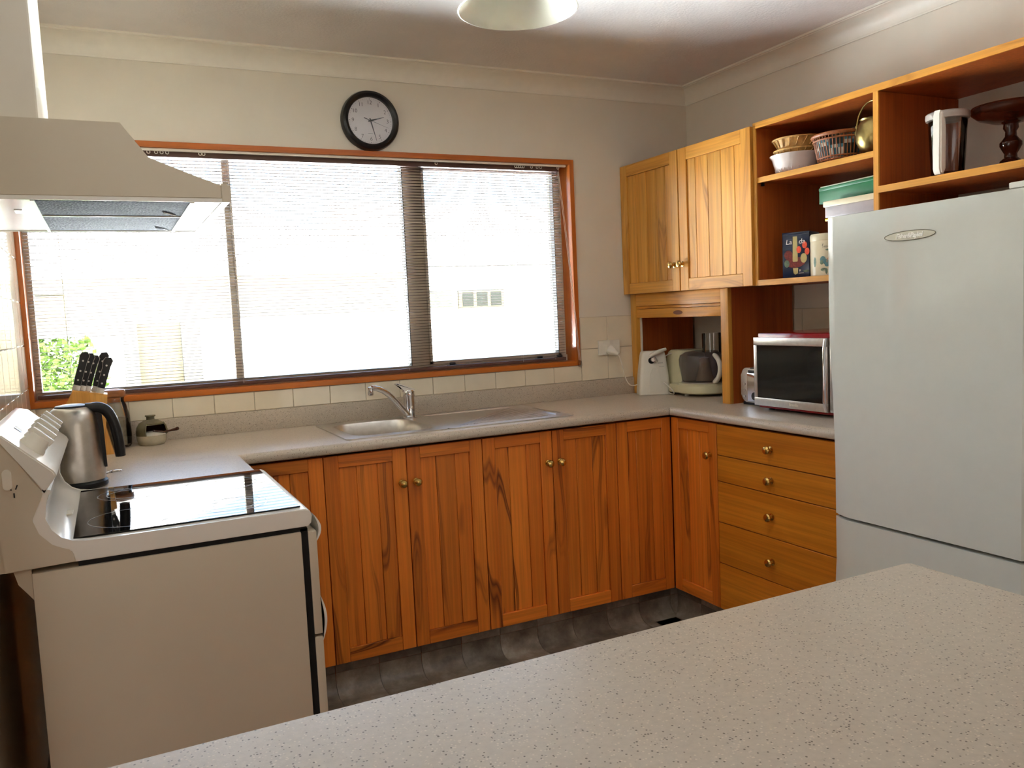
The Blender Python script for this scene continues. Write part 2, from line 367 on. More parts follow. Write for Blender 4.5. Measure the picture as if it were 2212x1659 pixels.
def rrect(x0, x1, y0, y1, r, n=5):
    p = []
    for cx, cy, a in ((x1-r, y1-r, 0), (x0+r, y1-r, 90), (x0+r, y0+r, 180), (x1-r, y0+r, 270)): p += arc(cx, cy, r, a, a+90, n)
    return p

# ------------------------------------------------------------------ the room
XL, ZC = -2.93, 2.37
D = .583                                   # front plane of base cabinet doors
fl = put('floor', MB().box(-5.5, .15, -6.6, .12, -.12, -.004), M_KICK); struct(fl, 'stone-patterned vinyl floor of the kitchen', 'floor')
tb = MB(); tb.box(-.0815, .0815, -.0815, .0815, -.003, 0, .0012, 1)
t0 = None
for i in range(12):
    for j in range(5):
        x, y = -2.29+.165*i+.08, -.74-.165*j
        if t0 is None:
            t0 = put('floor_tile', tb, M_KICK, fl); t0.location = (x, y, 0)
        else: linked(t0, 'floor_tile', (x, y, 0), fl)
# coved vinyl kick boards, one piece per printed tile
def cove(xf, name, label, runs):
    root = thing(name, label, 'skirting', xf.translation, kind='structure')
    for a, b in runs:
        p = [(0, .124), (-.003, .124), (-.003, .08)]
        put('vinyl_tile', MB(xf).box(a+.0008, b-.0008, -.003, 0, .0795, .124, .0008, 1), M_KICK, root)
        pr = [(0, .078)]+[(-.002, .078)]+[(-.055+.053*math.cos(math.radians(t)), .055-.053*math.sin(math.radians(t))) for t in range(0, 91, 15)]+[(-.16, .002), (-.16, 0), (0, 0)]
        put('vinyl_tile', MB(xf).prism(pr, 'X', a+.0008, b-.0008), M_KICK, root)
    return root
KX = [-2.35, -2.19, -2.031, -1.871, -1.71, -1.549, -1.387, -1.224, -1.061, -.898, -.738, -.577, -.535]
cove(Matrix.Translation((0, -.535, 0)), 'baseboard_window', 'grey stone-print coved kick board under the sink cupboards', list(zip(KX, KX[1:])))
cove(Matrix.Translation((-.535, 0, 0)) @ Matrix.Rotation(-PI/2, 4, 'Z'), 'baseboard_right', 'grey stone-print coved kick board under the drawer stack', [(.535+.16*i, .535+.16*(i+1)) for i in range(6)])

ce = put('ceiling', MB().box(-5.5, .15, -6.6, .15, ZC, ZC+.15), M_CEIL); struct(ce, 'pale stippled plaster ceiling', 'ceiling')
WX0, WX1, WZ0, WZ1 = XL, -.665, 1.0564, 2.0073
mb = MB(); mb.box(-5.5, WX0, 0, .14, -.12, ZC); mb.box(WX1, .15, 0, .14, -.12, ZC); mb.box(WX0, WX1, 0, .14, -.12, WZ0); mb.box(WX0, WX1, 0, .14, WZ1, ZC)
ww = put('wall_window', mb, M_WALL, smooth=False); struct(ww, 'beige painted wall around the wide kitchen window', 'wall')
wl = put('wall_left', MB().box(XL-.12, XL, -1.6, 0, -.12, ZC), M_WALL); struct(wl, 'painted wall behind the stove and range hood', 'wall')
wr = put('wall_right', MB().box(0, .14, -6.6, 0, -.12, ZC), M_WALL); struct(wr, 'beige painted wall above and behind the timber shelves', 'wall')
wb = put('wall_back', MB().box(-5.5, .15, -6.72, -6.6, -.12, ZC), M_WALL); struct(wb, 'painted dining room wall behind the camera', 'wall')
wd = put('wall_dining', MB().box(-5.6, -5.5, -6.72, .14, -.12, ZC), M_WALL); struct(wd, 'painted wall at the far side of the dining room', 'wall')
# cove cornices
def cornice(xf, name, label, L0, L1):
    pr = [(0, ZC), (0, ZC-.076), (-.006, ZC-.076), (-.007, ZC-.07)]+[(-.068+.06*math.cos(math.radians(t)), ZC-.07+.06*math.sin(math.radians(t))) for t in range(0, 91, 10)]+[(-.07, ZC-.008), (-.08, ZC-.008), (-.08, ZC)]
    o = put(name, MB(xf).prism(pr, 'X', L0, L1), M_TRIM); struct(o, label, 'cornice')
cornice(Matrix.Identity(4), 'trim_1', 'coved plaster cornice along the window wall', XL, -.0)
cornice(Matrix.Rotation(-PI/2, 4, 'Z'), 'trim_2', 'coved plaster cornice along the right wall above the shelves', 0, 6.6)
# wall tiles (each its own piece)
def tiles(parent, xf, cols, rows, drop=lambda c, r: False):
    for (a, b) in cols:
        for (z0, z1) in rows:
            if drop(a, z0): continue
            put('tile', MB(xf).box(a+.001, b-.001, -.007, 0, z0+.001, z1-.001, .0014, 1), M_TILE, parent)
X0 = -.659; T = .15
I4 = Matrix.Identity(4)
tiles(ww, I4, [(max(X0-T*(k+1), XL), X0-T*k) for k in range(16)], [(.98, WZ0-.001)])
tiles(ww, I4, [(X0, X0+T), (X0+T, X0+2*T)], [(.98, 1.13), (1.13, 1.28)])
gr = put('grout', MB().box(XL, WX1, -.004, 0, .975, WZ0).box(WX1, -.36, -.004, 0, .975, 1.2805), M_GROUT, ww)
XR = Matrix.Rotation(-PI/2, 4, 'Z')                      # local x -> -Y, local y -> +X (right wall, faces -X)
tiles(wr, XR, [(.75-T, .75), (.75, .9), (.9, 1.05), (1.05, 1.2), (1.2, 1.35), (1.35, 1.5)], [(.98, 1.13), (1.13, 1.28)])
put('grout', MB(XR).box(.6, 1.5, -.004, 0, .975, 1.2805), M_GROUT, wr)
XLm = Matrix.Translation((XL, 0, 0)) @ Matrix.Rotation(PI/2, 4, 'Z')   # local x -> +Y, local y -> -X
tiles(wl, XLm, [(-T*(k+1), -T*k-(.0 if k else .002)) for k in range(11)], [(.98, 1.13), (1.13, 1.28), (1.28, 1.43), (1.43, 1.58), (1.58, 1.73)])
put('grout', MB(XLm).box(-1.65, -.001, -.004, 0, .975, 1.73), M_GROUT, wl)

# ------------------------------------------------------------------ window
win = thing('window_1', 'wide timber-lined aluminium kitchen window behind the blind', 'window', (-1.8, .0, WZ0), kind='structure')
LT = .022
put('liner', MB().box(WX0, WX1, -.012, .13, WZ1-LT, WZ1, .0015), M_LINER, win, 'orange timber head liner')
put('liner', MB().box(WX0, WX1, -.012, .13, WZ0, WZ0+LT, .0015), M_LINER, win, 'orange timber sill liner')
MLV = wood('window_liner_upright', srgb(204, 118, 50), srgb(190, 100, 38), srgb(160, 78, 26), 'Z', vein=.15, fine=.15, tone=.05, rough=.28)
put('liner', MB().box(WX1-LT, WX1, -.0125, .13, WZ0, WZ1, .0015), MLV, win)
put('liner', MB().box(WX0, WX0+LT, -.0125, .13, WZ0, WZ1, .0015), MLV, win)
ix0, ix1, iz0, iz1 = WX0+LT, WX1-LT, WZ0+LT, WZ1-LT
fr = MB(); Y0, Y1 = .085, .13
fr.box(ix0, ix1, Y0, Y1, iz1-.022, iz1); fr.box(ix0, ix1, Y0-.01, Y1, iz0, iz0+.028); fr.box(ix0, ix0+.02, Y0, Y1, iz0, iz1); fr.box(ix1-.03, ix1, Y0, Y1, iz0, iz1)
fr.box(-1.467, -1.382, Y0, Y1, iz0, iz1, .003); fr.box(-2.205, -2.175, .1, Y1, iz0, iz1)
put('frame', fr, M_ALU, win, 'beige aluminium frame')
sash = MB()
for a, b in ((-1.382, -.717),):
    sash.box(a, a+.012, .078, .12, iz0+.028, iz1-.022); sash.box(b-.012, b, .078, .12, iz0+.028, iz1-.022)
    sash.box(a, b, .078, .12, iz0+.028, iz0+.04); sash.box(a, b, .078, .12, iz1-.034, iz1-.022)
put('sash', sash, M_ALU, win)
put('gasket', MB().box(-1.470, -1.466, Y0-.002, Y1, iz0, iz1).box(-.732, -.729, .076, Y1, iz0, iz1), M_ALUD, win)
for a, b in ((ix0+.02, -2.205), (-2.175, -1.467), (-1.382, -.717)):
    put('pane', MB().box(a, b, .110, .114, iz0+.02, iz1-.02), M_PANE, win, smooth=False)
for x, z in ((-1.285, 0), (-.842, 0), (-.735, 0)):
    put('latch', MB().box(x-.022, x+.022, .058, .078, iz0+.012, iz0+.02, .003).box(x-.009, x+.016, .064, .078, iz0+.02, iz0+.03, .003), M_BLACK, win)

# venetian blind: every slat its own part
bl = thing('venetian_blind', 'taupe metal venetian blind lowered across the kitchen window', 'blind', (-1.8, .03, 1.09))
BX0, BX1, BY = -2.9, -.722, .032
put('head_rail', MB().box(BX0+.01, BX1-.004, BY-.013, BY+.013, 1.957, 1.982, .002), M_RAIL, bl)
put('bottom_rail', MB().box(BX0, BX1, BY-.009, BY+.009, 1.0835, 1.0985, .003), M_RAIL, bl)
NS = 70; z0s, z1s = 1.107, 1.948
sl = None
for i in range(NS):
    z = z0s+(z1s-z0s)*i/(NS-1)
    if sl is None:
        b = MB(); pr = []
        for k in range(5):
            y = -.0078+.0156*k/4; pr.append((BY+y, z+.0009*(1-(y/.0078)**2)-.09*y))
        pr2 = [(a, h-.0006) for a, h in pr[::-1]]
        b.prism(pr+pr2, 'X', BX0, BX1); sl = put('slat', b, M_BLIND, bl, ang=60)
    else: linked(sl, 'slat', (random.uniform(-.002, .002), 0, z-z0s), bl)
for x in (-2.79, -2.19, -1.5, -.95, -.78):
    put('ladder_cord', MB().tube([(x, BY-.0095, 1.09), (x, BY-.0095, 1.958)], .0006, 5).tube([(x, BY+.0095, 1.09), (x, BY+.0095, 1.958)], .0006, 5), M_CORD, bl)
pc = MB()
for o_ in (0, .006): pc.tube(bez((-.735+o_, BY-.015, 1.955), (-.725+o_, BY-.03, 1.8), (-.70+o_, -.02, 1.4), (-.678+o_, -.018, 1.08)), .0012, 6)
put('pull_cord', pc, M_CORD, bl)
put('tassel', MB().lathe([(0, 0), (.004, 0), (.005, -.02), (.0035, -.032), (0, -.032)], (-.678, -.018, 1.082), 10).lathe([(0, 0), (.004, 0), (.005, -.02), (.0035, -.032), (0, -.032)], (-.668, -.018, 1.078), 10), M_CLEAR, bl)
put('tilt_wand', MB().tube([(-2.20, BY-.016, 1.95), (-2.195, BY-.016, 1.5), (-2.19, BY-.016, 1.15)], .0022, 6), M_CLEAR, bl)
tr = thing('curtain_track', 'thin white curtain track with small ring gliders above the blind', 'curtain track', (-1.8, .0, 1.97))
put('rail', MB().box(ix0+.01, ix1-.012, -.001, .011, 1.975, 1.985, .002), M_TRIM, tr)
gl = None
for u in (-2.47, -2.444, -2.425, -2.406, -2.29, -2.278, -1.336, -.955, -.945, -.936, -.926, -.917, -.875, -.846, -.828, -.738):
    if gl is None:
        b = MB(); ring = [(u+.0055*math.cos(a), .005, 1.9705+.0055*math.sin(a)) for a in [2*PI*k/12 for k in range(13)]]
        b.tube(ring, .0016, 6); gl = put('glider', b, M_WHITEP, tr); gu = u
    else: linked(gl, 'glider', (u-gu, 0, 0), tr)

# ------------------------------------------------------------------ neighbourhood seen through the blind
ev = put('eave', MB().box(-7, 2.5, .14, 1.0, 2.36, 2.40).box(-7, 2.5, .98, 1.02, 2.34, 2.52), M_EAVE, smooth=False); struct(ev, 'dark timber eave soffit shading the outside of the window', 'eave')
pv = put('paving', MB().box(-14, 12, 1.9, 7.0, -.4, -.245), M_CONC); struct(pv, 'sunlit pale paving just outside the window', 'paving')
gd = put('ground', MB().box(-40, 40, .14, 60, -1.0, -.25), M_LAWN); struct(gd, 'lawn around the neighbouring houses outside', 'ground')
h1 = thing('neighbour_house', 'bright house with long grey roof seen through left of window', 'house', (-4, 9, -.25))
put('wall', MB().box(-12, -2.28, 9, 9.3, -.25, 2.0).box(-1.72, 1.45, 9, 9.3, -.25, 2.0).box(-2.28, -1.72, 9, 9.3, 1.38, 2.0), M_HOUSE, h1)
put('door', MB().box(-2.28, -1.72, 9.15, 9.2, -.25, 1.38), M_HOUSE2, h1, 'cream recessed panel for a shaded patch')  # made-up recess and panel stand in for a shaded patch
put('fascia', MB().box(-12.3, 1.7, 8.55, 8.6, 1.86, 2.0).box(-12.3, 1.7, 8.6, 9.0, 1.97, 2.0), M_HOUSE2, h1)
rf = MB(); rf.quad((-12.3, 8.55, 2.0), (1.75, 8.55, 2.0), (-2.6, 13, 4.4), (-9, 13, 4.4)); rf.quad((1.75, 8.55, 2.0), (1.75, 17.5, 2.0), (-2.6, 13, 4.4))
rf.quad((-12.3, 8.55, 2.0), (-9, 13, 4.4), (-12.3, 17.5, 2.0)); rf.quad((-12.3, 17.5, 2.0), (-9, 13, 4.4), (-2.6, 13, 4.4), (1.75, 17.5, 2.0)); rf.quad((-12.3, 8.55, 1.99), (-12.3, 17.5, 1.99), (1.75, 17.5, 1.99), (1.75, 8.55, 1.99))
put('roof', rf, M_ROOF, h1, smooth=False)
wv = MB(); wv.box(-3.9, -3.1, 8.97, 9.0, 1.35, 1.8); put('vent', wv, M_HOUSE2, h1)
h2 = thing('neighbour_house', 'white house wall with small three-pane window seen through right of window', 'house', (5, 11, -.25))
put('wall', MB().box(1.9, 14, 11, 11.3, -.25, 2.25), M_HOUSEW, h2)
put('roof', MB().prism([(10.6, 2.2), (15, 3.9), (19.4, 2.2)], 'X', 2.0, 14.3), M_ROOF, h2)
wf = put('window', MB().box(3.28, 4.22, 10.96, 11.02, 1.42, 1.76), M_HOUSE2, h2)
for k in range(3): put('pane', MB().box(3.36+.29*k, 3.58+.29*k, 10.95, 10.965, 1.46, 1.72), M_MWGLASS, wf)
lv = MB()
for k in range(7): lv.box(2.5, 3.2, 10.94, 11.0, 1.46+.05*k, 1.475+.05*k)
put('louvre', lv, M_HOUSE2, h2)
gw = put('bright_patch_wall', MB().box(-1.62, 1.4, 7.3, 7.45, -.25, 1.34, .01).box(-1.64, 1.42, 7.28, 7.47, 1.34, 1.38, .005), M_HOUSEW); tag(gw, 'long white wall added outside as bright patch behind the tap', 'wall')  # wall added to brighten the view through the lower blind
pl = put('garden_pillar', MB().box(-2.85, -2.5, 6.9, 7.25, -.25, 1.25, .01), M_HOUSEW); tag(pl, 'white rendered garden pillar beside the green shrub outside', 'pillar')
sh = thing('shrub', 'green leafy shrub outside behind the knife block', 'shrub', (-3.25, 6.2, -.25))
lb = MB(); rnd = random.Random(3)
for k in range(2600):
    h = rnd.random()**.8; rr = .95*(1-.55*h)*math.sqrt(rnd.random()); a = rnd.random()*2*PI
    p = Vector((-3.25+rr*math.cos(a), 6.2+rr*.8*math.sin(a), -.2+1.45*h))
    d1 = Vector((rnd.uniform(-1, 1), rnd.uniform(-1, 1), rnd.uniform(-.6, 1))).normalized()*.05; d2 = d1.cross(Vector((rnd.uniform(-1, 1), rnd.uniform(-1, 1), rnd.uniform(-1, 1)))).normalized()*.025
    lb.quad(p-d1, p+d2, p+d1, p-d2)
lf = put('foliage', lb, M_LEAF, sh, smooth=False); lf['kind'] = 'stuff'
put('stem', MB().tube([(-3.25, 6.2, -.25), (-3.22, 6.2, .3), (-3.3, 6.25, .9)], [.03, .022, .01], 8).tube([(-3.24, 6.2, .0), (-2.95, 6.1, .6)], [.02, .008], 8), M_DARKWOOD, sh)

# ------------------------------------------------------------------ base cabinets
def knob(xf, parent, a, c, sc=1.0):
    """brass knob on local plane y=0 at (a, c), pointing to -y."""
    p = [(0, 0), (.0125, 0), (.0125, .002), (.006, .004), (.0055, .011), (.010, .014), (.0145, .018), (.0155, .023), (.0125, .028), (.006, .0305), (0, .031)]
    return put('knob', MB(xf).lathe([(r*sc, h*sc) for r, h in p], (a, 0, c), 20, axis=(0, -1, 0)), M_BRASS, parent)
def door(parent, xf, a0, a1, z0, z1, bounds, wz, wh, st=.05, rl=(.05, .042), kn=None, gap=.0015, stR=None):
    """framed door with V-jointed boards; local front plane y=0, body behind it."""
    stR = stR or st
    a0 += gap; a1 -= gap
    d = put('door', MB(xf).box(a0+.01, a1-.01, .0135, .019, z0+.01, z1-.01), wz, parent)
    for s0, s1 in ((a0, a0+st), (a1-stR, a1)): put('stile', MB(xf).box(s0, s1, 0, .0195, z0, z1, .0013, 1), wz, d)
    put('rail', MB(xf).box(a0+st, a1-stR, .0003, .0195, z0, z0+rl[0], .0013, 1), wh, d)
    put('rail', MB(xf).box(a0+st, a1-stR, .0003, .0195, z1-rl[1], z1, .0013, 1), wh, d)
    bs = [a0+st]+bounds+[a1-stR]
    for p, q in zip(bs, bs[1:]): put('board', MB(xf).box(p+.0006, q-.0006, .006, .0136, z0+rl[0], z1-rl[1], .0016, 1), wz, d)
    if kn: knob(xf, d, *kn)
    return d
FW = Matrix.Translation((0, -D, 0))                       # window run, faces -Y
FR = Matrix.Translation((-D, 0, 0)) @ Matrix.Rotation(-PI/2, 4, 'Z')   # right run, faces -X; local x = -Y
ZB, ZT = .126, .857
XI = [-2.332, -2.036, -1.740, -1.444, -1.148, -.852, -.5835]
def carcass(parent, xf, a0, a1, depth):
    b = MB(xf); b.box(a0, a0+.014, .021, depth, ZB, ZT); b.box(a1-.014, a1, .021, depth, ZB, ZT); b.box(a0, a1, .021, depth, ZB, ZB+.014); b.box(a0, a1, depth-.01, depth, ZB, ZT)
    b.box(a0, a1, .05, .07, .0, ZB)
    put('carcass', b, M_PANEL, parent)
u = thing('base_cabinet', 'reddish timber base cupboard in the corner beside the white stove', 'cupboard', (-2.33, -.3, 0))
carcass(u, FW, -2.6, XI[1]-.001, .56)
door(u, FW, XI[0], XI[1], ZB, ZT, [-2.225, -2.15], M_TEAK, M_TEAKX)
u = thing('base_cabinet', 'two-door reddish timber base cupboard below the sink bowl', 'cupboard', (-1.74, -.3, 0))
carcass(u, FW, XI[1], XI[3]-.001, .56)
door(u, FW, XI[1], XI[2], ZB, ZT, [-1.922, -1.847], M_TEAK, M_TEAKX, kn=(-1.762, .733))
door(u, FW, XI[2], XI[3], ZB, ZT, [-1.628, -1.553], M_TEAK, M_TEAKX, kn=(-1.708, .733))
u = thing('base_cabinet', 'two-door reddish timber base cupboard below the sink drainer', 'cupboard', (-1.148, -.3, 0))
carcass(u, FW, XI[3], XI[5]-.001, .56)
door(u, FW, XI[3], XI[4], ZB, ZT, [-1.335, -1.26], M_TEAK, M_TEAKX, kn=(-1.169, .733))
door(u, FW, XI[4], XI[5], ZB, ZT, [-1.038, -.964], M_TEAK, M_TEAKX, kn=(-1.116, .733))
u = thing('corner_cabinet', 'reddish timber corner base cupboard with doors meeting at right angle', 'cupboard', (-.6, -.4, 0))
carcass(u, FW, XI[5], -.02, .56)
door(u, FW, XI[5], XI[6], ZB, ZT, [-.755, -.68], M_TEAK, M_TEAKX, stR=.045)
door(u, FR, D+.0015, .87, ZB, ZT, [.685, .76], M_TEAK, M_TEAKY, kn=(.829, .729), st=.045)
u = thing('drawer_unit', 'golden timber stack of five drawers beside the fridge', 'drawers', (-.3, -1.16, 0))
carcass(u, FR, .871, 1.469, .56)
for za, zb, kz in ((.737, ZT, .793), (.635, .7355, .681), (.4745, .6335, .55), (.3125, .473, .385), (ZB, .311, .22)):
    d = put('drawer', MB(FR).box(.8725, 1.4675, 0, .0195, za, zb-.0015, .0012, 1), M_DRAW, u)
    knob(FR, d, 1.16, kz)

# ------------------------------------------------------------------ worktop with upstands
FX = .602
def nose(front, z=.9, t=.040, r=.019):
    """profile (y, z): back at 0, rounded front at -front."""
    return [(0, z-t), (0, z)]+[(-front+r-r*math.sin(math.radians(a)), z-r+r*math.cos(math.radians(a))) for a in range(0, 91, 10)]+[(-front+r*.5-r*.5*math.cos(math.radians(a)), z-t+.006+r*.3-(r*.3)*math.sin(math.radians(a))) for a in range(0, 91, 30)]
wt = thing('worktop', 'speckled beige laminate worktop running around the kitchen corner', 'worktop', (-1.4, -.3, .86))
P = nose(FX); b = MB()
BX = (-1.905, -1.575); BYs = (-.115, -.505)
b.prism(P, 'X', XL+.001, BX[0]); b.prism(P, 'X', BX[1], -.001)
b.prism([(0, .86), (0, .9), (BYs[0], .9), (BYs[0], .86)], 'X', *BX)
b.prism([(BYs[1], .86), (BYs[1], .9)]+P[2:], 'X', *BX)
b2 = MB(Matrix.Rotation(-PI/2, 4, 'Z')); b2.prism(nose(FX), 'X', FX-.022, 1.475)
b3 = MB(Matrix.Translation((XL, 0, 0)) @ Matrix.Rotation(PI/2, 4, 'Z')); b3.prism(nose(.63), 'X', -.928, -FX+.022)
put('worktop_surface', b, M_CTOP, wt); put('worktop_surface', b2, M_CTOP, wt); put('worktop_surface', b3, M_CTOP, wt)
put('upstand', MB().box(XL+.001, -.001, -.019, -.0005, .9, .9795, .002), M_CTOP, wt)
put('upstand', MB().box(-.019, -.0005, -1.47, -.72, .9, .9795, .002), M_CTOP, wt)
put('upstand', MB().box(XL+.0005, XL+.019, -.925, -.02, .9, .9795, .002), M_CTOP, wt)
put('joint', MB().box(-.6028, -.6015, -.6028, -.6015, .865, .896), M_DARK, wt)

# ------------------------------------------------------------------ sink and tap
sk = thing('sink', 'stainless steel sink with ribbed drainer on the worktop', 'sink', (-1.48, -.3, .9))
z = .9045
outer = rrect(-1.94, -1.02, -.547, -.052, .02); hole = rrect(BX[0]+.008, BX[1]-.008, BYs[1]+.008, BYs[0]-.008, .07, 6)
b = MB()
# flange: rim strips around the bowl and the drainer plate
def ringplate(b, out, inn, z):
    A = [b._v((x, y, z)) for x, y in out]; B = [b._v((x, y, z)) for x, y in inn]
    n = len(A)
    for i in range(n): b.bm.faces.new((A[i], A[(i+1) % n], B[(i+1) % n], B[i]))
o2 = rrect(-1.94, -1.555, -.547, -.052, .02, 6); ringplate(b, o2, hole, z)
rim = [(x, y, .9003) for x, y in o2]; b.loft([[(x, y, z) for x, y in o2], rim], cap=False)
put('bowl_rim', b, M_STEEL, sk)
b = MB(); L_ = []
for k, (ins, zz) in enumerate(((0, z), (.004, z-.006), (.008, z-.06), (.016, z-.13), (.04, z-.15))):
    L_.append([(x, y, zz) for x, y in rrect(BX[0]+.008+ins, BX[1]-.008-ins, BYs[1]+.008+ins, BYs[0]-.008-ins, max(.07-ins*.5, .02), 6)])
b.loft(L_, cap=False); b.bm.faces.new([b._v(p) for p in L_[-1]])
put('bowl', b, M_STEEL, sk)
put('drain', MB().lathe([(0, .0015), (.02, .0015), (.034, .003), (.036, 0)], (-1.74, -.31, z-.15), 24), M_CHROME, sk)
b = MB(); o3 = rrect(-1.555, -1.02, -.547, -.052, .018, 6); inn = rrect(-1.53, -1.06, -.505, -.095, .05, 6); ringplate(b, o3, inn, z)
b.loft([[(x, y, z) for x, y in o3], [(x, y, .9003) for x, y in o3]], cap=False)
in2 = rrect(-1.525, -1.066, -.5, -.1, .048, 6); b.loft([[(x, y, z) for x, y in inn], [(x, y, z-.0035) for x, y in in2]], cap=False); b.bm.faces.new([b._v((x, y, z-.0035)) for x, y in in2])
put('drainer', b, M_STEEL, sk)
for k in range(9):
    t = k/8; x1 = -1.10; y1 = -.13-.34*t; x0 = -1.50+.12*t
    put('rib', MB().tube([(x0, -.47+.02*t*0-.02*(1-t), z-.003), (x1-.02, y1, z-.003), (x1, y1, z-.0035)], [.003, .004, .002], 6, flat=.6), M_STEEL, sk)
b = MB()
for k in range(6): b.box(-1.041, -1.033, -.27-.03*k-.022, -.27-.03*k, z-.0002, z+.0006)
put('overflow_slot', MB().box(-1.044, -1.028, -.45, -.22, z, z+.0008, .0003, 1), M_CHROME, sk); put('slot_holes', b, M_BLUESTK, sk)
pts = bez((-1.60, -.118, z+.002), (-1.62, -.13, z), (-1.612, -.14, z-.05), (-1.63, -.2, z-.14), 26)
b = MB()
for p in pts: b.lathe([(0, -.0022), (.0018, -.001), (.0018, .001), (0, .0022)], p, 6)
put('plug_chain', b, M_CHROME, sk)
tp = thing('tap', 'chrome single-lever mixer tap at the back of the sink', 'tap', (-1.562, -.125, .9045))
tx, ty = -1.562, -.125
put('body', MB().lathe([(0, 0), (.030, 0), (.030, .004), (.025, .007), (.0235, .012), (.0225, .085), (.0235, .087), (.0235, .108), (.021, .116), (0, .118)], (tx, ty, .9045), 28), M_CHROME, tp)
put('spout', MB().tube([(tx-.004, ty-.006, .914)]+bez((tx-.02, ty-.02, .926), (-1.64, -.17, .985), (-1.68, -.195, 1.045), (-1.742, -.212, 1.047), 14), [.012]+[.012-.0015*i/14 for i in range(15)], 14), M_CHROME, tp)
put('outlet', MB().lathe([(0, -.026), (.0085, -.026), (.0105, -.022), (.0105, -.004), (.009, .006), (0, .008)], (-1.748, -.213, 1.046), 18), M_CHROME, tp)
b = MB(); b.prism([(tx+.024, 1.012), (tx+.025, 1.022), (tx-.004, 1.034), (tx-.036, 1.047), (tx-.056, 1.052), (tx-.056, 1.048), (tx-.03, 1.032), (tx-.022, 1.012)], 'Y', ty-.017, ty+.017, .004)
put('lever', b, M_CHROME, tp)

# ------------------------------------------------------------------ upper cabinets, open shelves, appliance garage
ZU0, ZU1 = 1.3795, 1.983
FU = Matrix.Translation((-.405, 0, 0)) @ Matrix.Rotation(-PI/2, 4, 'Z')
u = thing('wall_cabinet', 'two-door golden timber wall cupboard in the corner beside the window', 'cupboard', (-.2, -.45, ZU0))
b = MB(); b.box(-.384, -.001, -.018, -.001, ZU0, ZU1-.002); b.box(-.384, -.001, -.888, -.872, ZU0, ZU1-.002); b.box(-.384, -.001, -.888, -.001, ZU0, ZU0+.016); b.box(-.384, -.001, -.888, -.001, ZU1-.018, ZU1-.002); b.box(-.006, -.001, -.888, -.001, ZU0, ZU1-.002)
put('carcass', b, M_PANEL, u)
door(u, FU, .001, .441, ZU0, ZU1, [.12, .2, .28, .345], M_GOLD, M_GOLDY, st=.053, rl=(.05, .053), kn=(.402, 1.494))
door(u, FU, .445, .893, ZU0, ZU1, [.554, .634, .715, .795], M_GOLD, M_GOLDY, st=.054, rl=(.05, .053), kn=(.462, 1.494))
os_ = thing('open_shelf_unit', 'golden timber open shelf unit above the microwave and fridge', 'shelf unit', (-.2, -1.5, ZU0))
F0 = -.387
S1 = 1.993
put('side_panel', MB().box(F0, -.001, -.906, -.8945, ZU0, S1-.02), M_PANEL, os_)
put('edge_strip', MB().box(F0-.006, F0, -.908, -.8945, ZU0, S1-.02), M_GOLD, os_)
put('top_panel', MB().box(F0, -.001, -2.22, -.8945, S1-.02, S1), M_PANEL, os_); put('edge_strip', MB().box(F0-.006, F0, -2.22, -.8945, S1-.022, S1), M_GOLDY, os_)
put('divider', MB().box(F0, -.001, -1.463, -1.447, ZU0, S1-.022), M_PANEL, os_); put('edge_strip', MB().box(F0-.006, F0, -1.465, -1.446, ZU0, S1-.022), M_GOLD, os_)
put('shelf', MB().box(F0+.006, -.001, -1.446, -.908, 1.769, 1.787), M_PANEL, os_); put('edge_strip', MB().box(F0+.001, F0+.006, -1.446, -.908, 1.768, 1.788), M_GOLDY, os_)
put('shelf', MB().box(F0, -.001, -1.446, -.906, ZU0, ZU0+.019), M_PANEL, os_); put('edge_strip', MB().box(F0-.006, F0, -1.446, -.908, ZU0-.001, ZU0+.02), M_GOLDY, os_)
put('shelf', MB().box(F0, -.001, -2.205, -1.463, 1.652, 1.67), M_PANEL, os_); put('edge_strip', MB().box(F0-.006, F0, -2.205, -1.465, 1.65, 1.671), M_GOLDY, os_)
put('side_panel', MB().box(F0, -.001, -2.222, -2.205, 0.002, S1-.02), M_PANEL, os_)
put('shelf_peg', MB().box(F0+.02, F0+.03, -.915, -.906, 1.757, 1.769), M_BLACK, os_)
ga = thing('appliance_garage', 'golden timber appliance nook with raised roller door on worktop', 'cupboard', (-.18, -.35, .9))
G = -.372
put('post', MB().box(G, G+.02, -.055, -.009, .9005, ZU0-.001, .0015), M_GOLD, ga)
put('post', MB().box(G, G+.02, -.708, -.662, .9005, ZU0-.001, .0015), M_GOLD, ga)
put('side_panel', MB().box(G+.02, -.020, -.708, -.692, .9005, ZU0-.001), M_PANEL, ga)
put('side_panel', MB().box(G+.02, -.020, -.036, -.0195, .9005, ZU0-.001), M_PANEL, ga, 'dark timber lining')
put('head_rail', MB().box(G, G+.02, -.662, -.055, 1.321, ZU0-.001, .0015), M_GOLDY, ga)
rd = put('roller_door', MB().box(G+.006, G+.014, -.662, -.055, 1.3075, 1.3195, .002), M_GOLDY, ga)
b = MB(); b.box(G+.003, G+.018, -.662, -.055, 1.2645, 1.306, .002)
hr = put('pull_rail', b, M_GOLDY, rd)
sp = [(y, zz) for y, zz in [(-.373+.033*math.cos(t)*1+(.0), 1.2855+.0095*math.sin(t)) for t in [2*PI*k/20 for k in range(20)]]]
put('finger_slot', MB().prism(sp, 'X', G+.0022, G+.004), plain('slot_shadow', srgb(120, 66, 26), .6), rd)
put('roller_track', MB().box(G+.021, G+.028, -.062, -.052, .9005, 1.264), M_WHITEP, ga)

